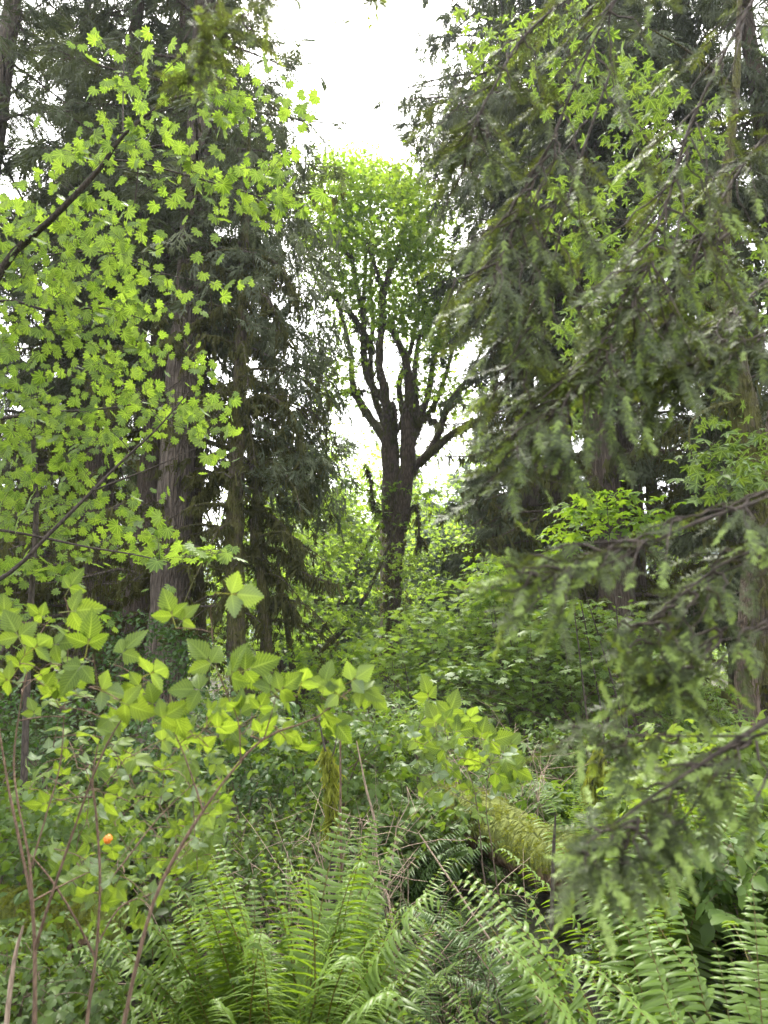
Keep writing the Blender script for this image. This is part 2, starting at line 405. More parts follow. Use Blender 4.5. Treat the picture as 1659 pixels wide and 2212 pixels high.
M['dark_twig'] = barkmat('dark_twig_bark', (.022, .018, .015), (.07, .055, .045), moss=.12, scale=(20, 20, 6), bump=.3)
M['cane'] = barkmat('salmonberry_cane', (.055, .034, .023), (.15, .098, .066), scale=(60, 60, 12), bump=.3)
M['dead_twig'] = barkmat('dead_twig', (.13, .09, .065), (.33, .25, .19), scale=(40, 40, 8), bump=.2)

def groundmat():
    m, nt, out = newmat('forest_floor')
    tc = N(nt, 'ShaderNodeTexCoord').outputs['Object']
    n1 = N(nt, 'ShaderNodeTexNoise', Scale=1.1, Detail=9.0, Roughness=.7); nt.links.new(tc, n1.inputs['Vector'])
    n2 = N(nt, 'ShaderNodeTexNoise', Scale=22.0, Detail=6.0, Roughness=.7); nt.links.new(tc, n2.inputs['Vector'])
    c = ramp(nt, n2.outputs['Fac'], (.3, (.012, .008, .005)), (.55, (.045, .03, .018)), (.75, (.10, .07, .045)))
    c = mixc(nt, ramp(nt, n1.outputs['Fac'], (.45, (0, 0, 0)), (.6, (1, 1, 1))), c, (.035, .05, .012))
    b = N(nt, 'ShaderNodeBump', Strength=1.0, Distance=.06); nt.links.new(n2.outputs['Fac'], b.inputs['Height'])
    p = N(nt, 'ShaderNodeBsdfPrincipled', Roughness=.95); nt.links.new(c, p.inputs['Base Color']); nt.links.new(b.outputs[0], p.inputs['Normal'])
    nt.links.new(p.outputs[0], out.inputs[0]); return m
M['ground'] = groundmat()
def hillmat():
    m, nt, out = newmat('forested_hill')
    tc = N(nt, 'ShaderNodeTexCoord').outputs['Object']
    n1 = N(nt, 'ShaderNodeTexVoronoi', Scale=.12); nt.links.new(tc, n1.inputs['Vector'])
    c = ramp(nt, n1.outputs['Distance'], (.1, (.05, .085, .06)), (.8, (.02, .035, .03)))
    p = N(nt, 'ShaderNodeBsdfPrincipled', Roughness=1.0); nt.links.new(c, p.inputs['Base Color'])
    nt.links.new(p.outputs[0], out.inputs[0]); return m
M['hill'] = hillmat()
def watermat():
    m, nt, out = newmat('stream_water')
    n2 = N(nt, 'ShaderNodeTexNoise', Scale=14.0, Detail=4.0)
    b = N(nt, 'ShaderNodeBump', Strength=.5, Distance=.03); nt.links.new(n2.outputs['Fac'], b.inputs['Height'])
    p = N(nt, 'ShaderNodeBsdfPrincipled', Roughness=.06); p.inputs['Base Color'].default_value = (.012, .013, .010, 1)
    nt.links.new(b.outputs[0], p.inputs['Normal']); nt.links.new(p.outputs[0], out.inputs[0]); return m
M['water'] = watermat()
def berrymat():
    m, nt, out = newmat('orange_berry')
    p = N(nt, 'ShaderNodeBsdfPrincipled', Roughness=.3); p.inputs['Base Color'].default_value = (.75, .22, .02, 1)
    nt.links.new(p.outputs[0], out.inputs[0]); return m
M['berry'] = berrymat()

# ------------------------------------------------------------------ light and sky
SUN_EL, SUN_AZ = rad(60), rad(-4)         # high and ahead of the viewer, over the clearing
w = bpy.data.worlds.new('World'); sc.world = w; w.use_nodes = True
nt = w.node_tree; bg = nt.nodes['Background']
sky = N(nt, 'ShaderNodeTexSky', sky_type='NISHITA'); sky.sun_disc = False; sky.sun_elevation = SUN_EL; sky.sun_rotation = SUN_AZ
sky.dust_density = 4.0; sky.air_density = 1.4
hs = N(nt, 'ShaderNodeHueSaturation', Saturation=.16, Value=1.0); nt.links.new(sky.outputs[0], hs.inputs['Color'])
nt.links.new(mixc(nt, 1.0, hs.outputs[0], (1.0, .985, .965), 'MULTIPLY'), bg.inputs[0]); bg.inputs[1].default_value = .115
sl = bpy.data.lights.new('sun', 'SUN'); sl.energy = 1.5; sl.angle = rad(20); sl.color = (1, .96, .88)
so = bpy.data.objects.new('sun', sl); COL.objects.link(so)
sd = np.array([math.sin(SUN_AZ) * math.cos(SUN_EL), math.cos(SUN_AZ) * math.cos(SUN_EL), math.sin(SUN_EL)])
import mathutils
so.rotation_euler = mathutils.Vector(-sd).to_track_quat('-Z', 'Y').to_euler(); so.location = (0, 0, 60)
vs = sc.view_settings; vs.view_transform = 'Standard'; vs.look = 'None'; vs.exposure = 3.15; vs.gamma = 1
cy = sc.cycles; cy.max_bounces = 6; cy.diffuse_bounces = 4; cy.glossy_bounces = 2; cy.transmission_bounces = 5; cy.volume_bounces = 0
cy.sample_clamp_indirect = 8; cy.caustics_reflective = False; cy.caustics_refractive = False; cy.use_denoising = True

def haze():
    m, nt, out = newmat('forest_air'); pv = N(nt, 'ShaderNodeVolumePrincipled', Density=.0007, Anisotropy=.2)
    pv.inputs['Color'].default_value = (.86, .92, 1.0, 1); nt.links.new(pv.outputs[0], out.inputs['Volume'])
    mb = MB(); V = [(x, y, z) for x in (-1000, 1000) for y in (-400, 1200) for z in (-6, 190)]
    mb.add(V, None, [(0, 1, 3, 2), (4, 6, 7, 5), (0, 4, 5, 1), (2, 3, 7, 6), (0, 2, 6, 4), (1, 5, 7, 3)])
    tag(obj('haze', mb.mesh('haze', m, smooth=False)), 'thin pale air between the trees', 'haze', kind='stuff')
haze()

# ------------------------------------------------------------------ growth helpers
def in_poly(poly, n, rng=R):
    poly = np.asarray(poly, float); lo, hi = poly.min(0), poly.max(0); out = []; tot = 0
    while tot < n:
        p = lo + (hi - lo) * rng.rand(n * 2 + 8, 2); ins = np.zeros(len(p), bool); j = len(poly) - 1
        for i in range(len(poly)):
            a, b = poly[i], poly[j]
            c = (a[1] > p[:, 1]) != (b[1] > p[:, 1])
            xx = (b[0] - a[0]) * (p[:, 1] - a[1]) / (b[1] - a[1] + 1e-12) + a[0]
            ins ^= c & (p[:, 0] < xx); j = i
        out.append(p[ins]); tot += int(ins.sum())
    return np.concatenate(out)[:n]

def grow(mb, nodes, rads, targets, rmin=.003, kr=.02, lift=.15, k=4, n=5, jit=.06, tip=0.0, toward=None):
    """join each target to the nearest wood with a curved twig; the twig's points become wood in turn"""
    nodes = np.asarray(nodes, float); rads = np.asarray(rads, float); targets = np.asarray(targets, float)
    order = np.argsort(np.array([((nodes - t) ** 2).sum(1).min() for t in targets]))
    cap = len(nodes) + len(targets) * (n - 1); NB = np.zeros((cap, 3)); RB = np.zeros(cap); c = len(nodes)
    NB[:c] = nodes; RB[:c] = rads; PP = np.zeros((len(targets), n, 3)); RR = np.zeros((len(targets), n))
    s = np.linspace(0, 1, n)[:, None]
    for q, i in enumerate(order):
        t = targets[i]; d = NB[:c] - t; dist = np.sqrt((d * d).sum(1))
        cost = dist + .5 * np.maximum(d[:, 2], 0)
        j = int(np.argmin(cost)); a = NB[j]; L = dist[j]
        mid = (a + t) / 2 + np.array([0, 0, lift * L]) + jit * L * R.randn(3)
        p = (1 - s) ** 2 * a + 2 * s * (1 - s) * mid + s * s * t
        r0 = min(RB[j] * .8, rmin + kr * L); rr = r0 + (rmin - r0) * s[:, 0]
        PP[q] = p; RR[q] = np.maximum(rr, rmin * .6); NB[c:c + n - 1] = p[1:]; RB[c:c + n - 1] = RR[q, 1:]; c += n - 1
    tubes(mb, PP, RR, k, tip=tip)

def leaves_at(mb, tpl, centers, per, spread, size, up=.8, tilt=.45, sag=.35, svar=.25, flat=.35, rnd=None, outc=None):
    m = len(centers) * per
    c = np.repeat(np.asarray(centers, float), per, 0)
    o = R.randn(m, 3) * spread * np.array([1, 1, flat]); pos = c + o
    d = R.randn(m, 3); d[:, 2] = -sag + .35 * R.randn(m); d[:, :2] = nz(d[:, :2]) * .9 + .5 * o[:, :2] / max(spread, 1e-6)
    if outc is not None: d[:, :2] += .6 * nz(pos - outc)[:, :2]
    nrm = R.randn(m, 3) * tilt; nrm[:, 2] += up
    base = None if rnd is None else np.clip(np.repeat(rnd, per) + .18 * R.randn(m), 0, 1)
    scatter(mb, tpl, pos, d, nrm, size * (1 + svar * R.randn(m)).clip(.5, 1.6), base)
    return pos

def pix_tube(mb, pts, n=16, k=8, wob=.05, rnd=None, cap=False):
    """pts: (u, v, D, radius in metres)"""
    a = np.asarray(pts, float); s = spline(np.hstack([P(a[:, 0], a[:, 1], a[:, 2]), a[:, 3:4]]), n)
    tubes(mb, s[:, :3], np.maximum(s[:, 3], .001), k, rnd, 0.0, wob, cap)
    return s[:, :3], s[:, 3]

def moss_along(mb, pts, rads, per, size, rng=R):
    m = len(pts) * per; p = np.repeat(pts, per, 0) + rng.randn(m, 3) * np.repeat(rads, per)[:, None] * .7
    d = np.tile([[0, 0, -1.]], (m, 1)) + .35 * rng.randn(m, 3); nrm = rng.randn(m, 3)
    q = rng.randint(0, 3, m); s = size * (.4 + 1.1 * rng.rand(m) ** 2)
    for i in range(3): scatter(mb, MOSS[i], p[q == i], d[q == i], nrm[q == i], s[q == i])

# ------------------------------------------------------------------ ground, hill, stream
def build_ground():
    mb = MB()
    xs = np.concatenate([-np.geomspace(700, 12, 26), np.linspace(-11.5, 11.5, 93), np.geomspace(12, 700, 26)])
    ys = np.concatenate([[-300, -80, -30, -12], np.linspace(-6, 26, 129), np.geomspace(27, 900, 30)])
    gx, gy = np.meshgrid(xs, ys); gz = ground_z(gx, gy) + .025 * R.randn(*gx.shape) * (np.abs(gx) < 12)
    nx, ny = len(xs), len(ys); i = (np.arange(ny - 1)[:, None] * nx + np.arange(nx - 1)[None]).ravel()
    mb.add(np.stack([gx, gy, gz], -1).reshape(-1, 3), None, np.stack([i, i + 1, i + nx + 1, i + nx], -1))
    tag(obj('ground', mb.mesh('ground', M['ground'])), kind='structure')
    mb = MB(); xs = np.linspace(-700, 700, 160); ys = np.linspace(330, 900, 40); gx, gy = np.meshgrid(xs, ys)
    gz = (120 + 26 * np.sin(gx / 170 + .8) + 14 * np.sin(gx / 61)) * np.clip((gy - 330) / 300, 0, 1) ** .8 + 4 * R.randn(*gx.shape) - 3
    nx = 160; i = (np.arange(39)[:, None] * nx + np.arange(nx - 1)[None]).ravel()
    mb.add(np.stack([gx, gy, gz], -1).reshape(-1, 3), None, np.stack([i, i + 1, i + nx + 1, i + nx], -1))
    tag(obj('hill', mb.mesh('hill', M['hill'])), kind='structure')
    mb = MB(); y = np.linspace(1.6, 5.6, 24); cx = -.15 * y - .35
    L = np.stack([cx - .30, y, np.full(24, -.36)], -1); Rr = np.stack([cx + .30, y, np.full(24, -.36)], -1)
    V = np.stack([L, Rr], 1).reshape(-1, 3); q = np.arange(23) * 2
    mb.add(V, None, np.stack([q, q + 1, q + 3, q + 2], -1))
    tag(obj('stream_water', mb.mesh('stream_water', M['water'])), kind='structure')
build_ground()

# ------------------------------------------------------------------ conifers
def conifer_meshes(name, H, r0, crown0, Lmax, nb, spb, slen, tpls, mats, droop=.55, a0=.1, prof=.75, dead=0, seed=0, moss=0, hang=.7, lmin=.35):
    r = np.random.RandomState(seed)
    tr, cr, ms = MB(), MB(), MB()
    n = 60; z = -.4 + (H + .4) * np.linspace(0, 1, n) ** 1.25
    px = .018 * np.cumsum(r.randn(n)); py = .018 * np.cumsum(r.randn(n)); px -= px[1]; py -= py[1]
    rr = r0 * ((1 - z / H).clip(.01, 1) ** .8) * (1 + .45 * np.exp(-np.maximum(z, 0) / .5))
    tubes(tr, np.stack([px, py, z], -1), rr, 34, .5, 0, .012, False, .055)
    def branches(zz, L, drp, lift):
        m = len(zz); az = r.rand(m) * 2 * math.pi; s = np.linspace(0, 1, 7)[None]
        a = lift + .12 * r.randn(m); hor = L[:, None] * s
        zo = L[:, None] * (a[:, None] * s - drp[:, None] * s ** 1.6 + .10 * s ** 4)
        az2 = az[:, None] + .25 * r.randn(m)[:, None] * s
        bx = np.interp(zz, z, px)[:, None] + hor * np.cos(az2); by = np.interp(zz, z, py)[:, None] + hor * np.sin(az2)
        return np.stack([bx, by, zz[:, None] + zo], -1), az2
    u = np.sort(r.rand(nb)); zz = crown0 + (H - crown0 - .2) * u
    L = Lmax * np.maximum((1 - u) ** prof, .06) * (.65 + .5 * r.rand(nb)); L *= np.clip(.45 + u * 5, .45, 1)
    B, az = branches(zz, L, droop * (.7 + .6 * r.rand(nb)), np.full(nb, a0) + .35 * u ** 2)
    tubes(tr, B, (L[:, None] * .011 + .006) * np.linspace(1, .25, 7)[None], 5)
    # secondary shoots and their sprays
    cnt = np.maximum(4, (spb * (L / Lmax) ** 1.1)).astype(int); bi = np.repeat(np.arange(nb), cnt); m = len(bi)
    s = .12 + .88 * r.rand(m) ** .8; fi = s * 6; i0 = np.minimum(fi.astype(int), 5); f = (fi - i0)[:, None]
    base = B[bi, i0] * (1 - f) + B[bi, i0 + 1] * f
    ang = az[bi, i0]; rd = np.stack([np.cos(ang), np.sin(ang), 0 * ang], -1); sd_ = np.stack([-np.sin(ang), np.cos(ang), 0 * ang], -1)
    off = (r.rand(m) * 2 - 1) * L[bi] * .42 * (1.05 - s) ** .8 * np.minimum(1, s * 4 + .2)
    drop = hang * (.35 * np.abs(off) + .12 * r.rand(m) * slen)
    tipp = base + sd_ * off[:, None] + rd * (np.abs(off) * .45)[:, None] - np.array([0, 0, 1]) * drop[:, None]
    mid = (base + tipp) / 2 + np.array([0, 0, .08]) * np.abs(off)[:, None]
    tubes(tr, np.stack([base, mid, tipp], 1), np.full((m, 3), .006) * np.array([1, .8, .5]), 3)
    d = rd * .55 + sd_ * (np.sign(off) * .6)[:, None] - np.array([0, 0, 1]) * (hang * (.5 + .7 * r.rand(m)))[:, None] + .25 * r.randn(m, 3)
    nrm = np.tile([[0, 0, 1.]], (m, 1)) + .45 * r.randn(m, 3)
    sc_ = slen * (lmin + .75 * r.rand(m)); q = r.randint(0, len(tpls), m)
    zn = np.clip(.5 + .25 * r.randn(nb)[bi] + .2 * r.randn(m), 0, 1)
    start = (base + tipp) / 2
    for i in range(len(tpls)):
        scatter(cr, tpls[i], start[q == i], d[q == i], nrm[q == i], sc_[q == i], zn[q == i])
        scatter(cr, tpls[i], tipp[q == i], d[q == i] + .3 * r.randn((q == i).sum(), 3), nrm[q == i], sc_[q == i] * .9, zn[q == i])
    if dead:
        zd = 1.2 + (max(crown0, 7.0) - .5) * r.rand(dead); Ld = Lmax * (.35 + .55 * r.rand(dead))
        D_, _ = branches(zd, Ld, .45 * (.4 + r.rand(dead)), np.full(dead, .15))
        D_[:, 1:] += .05 * r.randn(dead, 6, 3)
        tubes(tr, D_, (Ld[:, None] * .010 + .006) * np.linspace(1, .3, 7)[None], 5)
        j = r.randint(0, dead, dead * 3); fi = r.randint(2, 6, dead * 3); b0 = D_[j, fi]; L2 = .5 + .6 * r.rand(dead * 3)
        e = b0 + nz(r.randn(dead * 3, 3) + (D_[j, 6] - D_[j, 2]) * .6) * L2[:, None] * np.array([1, 1, .6])
        tubes(tr, np.stack([b0, (b0 + e) / 2 + .06 * r.randn(dead * 3, 3), e], 1), np.full((dead * 3, 3), .008) * np.array([1, .7, .4]), 3)
        if moss:
            pts = spline(D_.transpose(1, 0, 2).reshape(7, -1), 16).reshape(16, dead, 3).reshape(-1, 3)
            moss_along(ms, pts, np.full(len(pts), .03), moss, .28, r)
            moss_along(ms, (b0 + e) / 2, np.full(len(b0), .03), moss, .22, r)
            pts = B[:, :5].reshape(-1, 3); moss_along(ms, pts, np.full(len(pts), .03), max(1, moss // 3), .25, r)
    return (tr.mesh(name + '_trunk', M[mats[0]]), cr.mesh(name + '_crown', M[mats[1]]), ms.mesh(name + '_moss', M['moss']) if ms.n else None)

def place_conifer(name, meshes, label, x, y, rotz, scale=1.0, group=None, cat='conifer tree'):
    t = thing(name, label, cat, (x, y, float(ground_z(x, y)) - .05), rotz, group, scale)
    obj('trunk', meshes[0], t); obj('crown', meshes[1], t)
    if meshes[2]: obj('hanging_moss', meshes[2], t)
    return t

FIR = conifer_meshes('fir', 30, .37, 8.5, 3.6, 150, 28, .55, FSPRAY, ('fir_bark', 'fir'), droop=.40, a0=.10, seed=1, dead=34, moss=3, hang=.6)
CED = conifer_meshes('cedar', 27, .33, 3.6, 3.9, 150, 34, .60, CSPRAY, ('cedar_bark', 'cedar'), droop=.62, a0=.12, seed=2, dead=46, moss=4, hang=.95)
CED2 = conifer_meshes('cedar_low', 24, .30, 2.2, 3.4, 150, 34, .58, CSPRAY, ('cedar_bark', 'cedar'), droop=.5, a0=.15, seed=3, dead=24, moss=4, hang=.9)
FAR = conifer_meshes('far_conifer', 28, .38, 3.5, 4.6, 130, 36, .95, CSPRAY_LO, ('cedar_bark', 'cedar'), droop=.5, a0=.1, seed=4, hang=.8)
PALE = conifer_meshes('pale_cedar', 10, .20, .6, 3.3, 90, 34, .62, CSPRAY_LO, ('cedar_bark', 'cedar_hazed'), droop=.45, a0=.1, seed=5, hang=1.1)
CEDB = conifer_meshes('clear_cedar', 27, .36, 8.5, 3.9, 120, 32, .60, CSPRAY, ('cedar_bark', 'cedar'), droop=.62, a0=.12, seed=9, dead=44, moss=4, hang=.95)
TALL = conifer_meshes('tall_cedar', 36, .40, 12.5, 4.3, 170, 30, .62, CSPRAY, ('cedar_bark', 'cedar'), droop=.55, a0=.12, prof=.38, seed=8, dead=16, hang=.95)
YOUNG = conifer_meshes('young_cedar', 7.5, .14, .8, 2.6, 80, 30, .5, CSPRAY, ('moss_bark', 'cedar'), droop=.3, a0=.05, seed=6, dead=8, moss=3, hang=.6)

trees = [
    # name, meshes, u at eye level, distance, turn, scale, label
    ('douglas_fir', FIR, 362, 13.0, .4, 1.0, 'tall fir with thick furrowed grey bark behind the vine maple'),
    ('western_redcedar', CEDB, 290, 15.5, 1.2, .95, 'slim cedar trunk just beyond the thick furrowed fir'),
    ('western_redcedar', CEDB, 178, 16.5, 2.9, 1.05, 'cedar with brown stringy bark among the vine maple leaves'),
    ('western_redcedar', CED, 20, 19, 4.1, 1.1, 'tall grey-green cedar rising above the vine maple'),
    ('douglas_fir', FIR, -160, 14.5, 2.2, 1.0, 'feathery fir at the edge behind the maple branch tip'),
    ('western_redcedar', FAR, 95, 25, .7, .68, 'far cedar filling the gap behind the brown stringy cedar'),
    ('western_redcedar', FAR, 255, 27, 2.0, .72, 'far dark cedar between the two slim brown trunks'),
    ('western_redcedar', TALL, 325, 19.5, 3.5, 1.0, 'far cedar rising beside the open sky gap'),
    ('western_redcedar', CEDB, 1335, 14.0, 2.6, 1.05, 'big cedar with reddish stringy trunk above the maple thicket'),
    ('western_redcedar', CEDB, 1375, 15.6, .3, 1.1, 'dark cedar trunk close behind the big reddish cedar'),
    ('western_redcedar', CEDB, 1238, 18.5, 5.0, 1.05, 'slender grey cedar trunk standing between mossy dead limbs'),
    ('douglas_fir', FIR, 1610, 14.5, 3.6, 1.0, 'furrowed fir trunk behind the leaning mossy maple'),
    ('western_redcedar', CED2, 1800, 12.5, 1.1, 1.0, 'cedar boughs at the edge beyond the brown bare trunk'),
    ('western_redcedar', TALL, 1150, 19.5, 4.4, 1.0, 'feathery cedar crown edging the white sky'),
    ('western_redcedar', FAR, 1440, 23, 1.7, .72, 'far cedar behind the hanging maple leaves'),
    ('western_redcedar', FAR, 1640, 24, 5.6, .75, 'far cedar behind the furrowed fir trunk'),
    ('western_redcedar', FAR, 1120, 33, 2.8, .75, 'low far cedar behind the slender grey cedar'),
    ('western_redcedar', FAR, 560, 33, .2, .62, 'low far cedar behind the mossy twin cedars'),
    ('young_cedar', YOUNG, 1085, 16.5, 1.9, 1.0, 'young dark cedar with mossy low limbs beside the great maple'),
    ('young_cedar', YOUNG, 1195, 20.0, 3.9, 1.15, 'young cedar crowded under the slender grey cedar'),
    ('pale_cedar', PALE, 930, 33, .5, 1.0, 'pale drooping cedar just behind the great maple trunk'),
    ('pale_cedar', PALE, 745, 29, 2.5, .95, 'pale drooping cedar below the bright distant maples'),
    ('pale_cedar', PALE, 700, 62, 1.0, 1.95, 'tall hazy cedar far beyond the bright maples'),
    ('pale_cedar', PALE, 905, 58, 3.0, 1.85, 'hazy cedar far behind the fork of the great maple'),
    ('pale_cedar', PALE, 1045, 60, 5.0, 2.2, 'hazy tall cedar far beyond the young dark cedar'),
    ('pale_cedar', PALE, 1010, 38, 4.0, 1.1, 'pale cedar farthest off in the clearing'),
]
for nm, me, u, D, rz, s, lab in trees:
    place_conifer(nm, me, lab, X(u, D), D, rz, s, 'conifers of the forest')

# the mossy pair with bare arching limbs
def mossy_cedar(label, trunk_pts, crown_poly, D, ns, limbs, seed):
    r = np.random.RandomState(seed); base = P(*trunk_pts[0][:3]); base[2] = ground_z(base[0], base[1])
    t = thing('mossy_cedar', label, 'cedar tree', base, group='mossy cedars with bare arching limbs')
    tr, cr, ms = MB(), MB(), MB()
    tp, trd = pix_tube(tr, trunk_pts, 44, 14, .11)
    node, nr = [tp], [trd]
    for pts in limbs:
        p, q = pix_tube(tr, pts, 14, 6, .10); node.append(p); nr.append(q); moss_along(ms, p, q, 9, .30, r)
    nb_ = 34; i_ = r.randint(8, 38, nb_); az = r.rand(nb_) * 2 * math.pi; L = .7 + 1.3 * r.rand(nb_); s = np.linspace(0, 1, 9)
    hd = np.stack([np.cos(az), np.sin(az), 0 * az], -1)
    B = tp[i_][:, None] + hd[:, None] * (L[:, None] * s)[..., None] + np.array([0, 0, 1.]) * (L[:, None] * (.28 * s - (.35 + .75 * r.rand(nb_))[:, None] * s ** 2.2))[..., None]
    B += .03 * np.cumsum(r.randn(nb_, 9, 3), 1) * s[None, :, None]
    tubes(tr, B, (.011 + .010 * L)[:, None] * np.linspace(1, .25, 9)[None], 6, None, 0, .10); moss_along(ms, B.reshape(-1, 3), np.full(nb_ * 9, .022), 5, .20, r)
    j_ = r.randint(0, nb_, 130); k_ = r.randint(3, 9, 130); b0 = B[j_, k_]; e0 = b0 + nz(r.randn(130, 3) + hd[j_] * .6 - np.array([0, 0, .5])) * (.25 + .45 * r.rand(130))[:, None]
    tubes(tr, np.stack([b0, (b0 + e0) / 2 + .05 * r.randn(130, 3), e0], 1), np.full((130, 3), .006) * np.array([1, .7, .4]), 4); moss_along(ms, (b0 + e0) / 2, np.full(130, .015), 4, .16, r)
    moss_along(ms, tp[:34], trd[:34], 10, .22, r)
    if ns:
        uv = in_poly(crown_poly, ns, r); T = P(uv[:, 0], uv[:, 1], D + 1.2 + 1.2 * r.randn(ns))
        grow(tr, np.concatenate(node), np.concatenate(nr), T, .006, .012, .10, 3, 5, .08)
        for rep in range(6):
            m = len(T); pos = T + .28 * r.randn(m, 3); out_ = nz(T - tp[np.argmin(((T[:, None] - tp[None]) ** 2).sum(-1), 1)])
            d = out_ * .6 + np.array([0, 0, -.8]) + .35 * r.randn(m, 3); nr_ = np.array([[0, 0, 1.]]) + .5 * r.randn(m, 3)
            scatter(cr, CSPRAY[rep % 2], pos, d, nr_, .42 * (.5 + .7 * r.rand(m)), np.clip(.45 + .3 * r.randn(m), 0, 1))
    obj('trunk', tr.mesh('mossy_trunk', M['moss_bark'], base), t)
    if cr.n: obj('crown', cr.mesh('mossy_crown', M['cedar'], base), t)
    obj('hanging_moss', ms.mesh('mossy_strands', M['moss'], base), t)
mossy_cedar('tall cedar with bare mossy limbs and dark drooping crown',
    [(520, 1500, 12, .17), (512, 1400, 12, .15), (506, 1180, 12, .15), (508, 1080, 12, .15), (515, 900, 12, .12), (520, 750, 12, .10), (527, 560, 12, .08), (535, 400, 12, .05), (540, 260, 12, .02)],
    [(400, 330), (540, 220), (640, 330), (690, 520), (720, 720), (705, 900), (640, 960), (600, 830), (560, 700), (470, 760), (400, 700), (360, 520)], 12.0, 250,
    [[(523, 700, 12, .05), (480, 670, 11.8, .04), (420, 700, 11.6, .035), (360, 745, 11.4, .02)],
     [(522, 560, 12, .05), (580, 560, 11.8, .04), (620, 600, 11.6, .03), (640, 650, 11.5, .015)],
     [(520, 640, 12, .05), (570, 640, 11.6, .04), (600, 690, 11.4, .03), (612, 740, 11.3, .015)],
     [(512, 880, 12, .045), (560, 855, 11.8, .04), (605, 870, 11.5, .035), (635, 905, 11.4, .03), (650, 960, 11.3, .015)],
     [(514, 830, 12, .04), (460, 850, 12, .035), (430, 900, 12, .02)],
     [(525, 530, 12, .05), (470, 520, 12, .04), (420, 560, 12, .02)],
     [(512, 1010, 12, .04), (480, 1010, 12.2, .03), (455, 1040, 12.2, .03), (430, 1075, 12.2, .015)]], 21)
mossy_cedar('slender crooked cedar draped in moss, with side limbs sweeping out low',
    [(580, 1500, 12.4, .12), (575, 1380, 12.4, .11), (566, 1260, 12.4, .10), (552, 1160, 12.4, .10), (556, 1060, 12.4, .09), (540, 960, 12.4, .08), (528, 880, 12.4, .05), (525, 800, 12.4, .02)],
    [(580, 900), (640, 930), (700, 960), (690, 1080), (640, 1120), (590, 1060)], 12.2, 50,
    [[(560, 1180, 12.4, .05), (610, 1195, 12.2, .04), (650, 1235, 12, .03), (720, 1262, 11.8, .015)],
     [(552, 1040, 12.4, .045), (600, 1010, 12.2, .035), (650, 1040, 12, .03), (668, 1100, 12, .012)],
     [(556, 1100, 12.4, .045), (605, 1130, 12.2, .035), (640, 1190, 12, .03), (645, 1225, 12, .012)],
     [(570, 1300, 12.4, .04), (610, 1290, 12.2, .03), (640, 1330, 12, .012)],
     [(545, 980, 12.4, .04), (590, 950, 12.2, .035), (640, 990, 12, .02), (690, 1005, 12, .01)]], 22)
mossy_cedar('thin mossy trunk with no crown between the thick fir and tall mossy cedar',
    [(440, 1480, 13.6, .11), (432, 1300, 13.6, .10), (425, 1150, 13.6, .10), (432, 1000, 13.6, .10), (425, 930, 13.6, .08), (440, 800, 13.6, .05), (450, 640, 13.6, .02)], None, 13.6, 0,
    [[(428, 1090, 13.6, .05), (460, 1060, 13.5, .04), (480, 1010, 13.4, .03)], [(430, 1000, 13.6, .04), (400, 980, 13.6, .03), (370, 1000, 13.6, .015)],
     [(428, 930, 13.6, .04), (465, 900, 13.5, .03), (490, 905, 13.4, .015)]], 23)

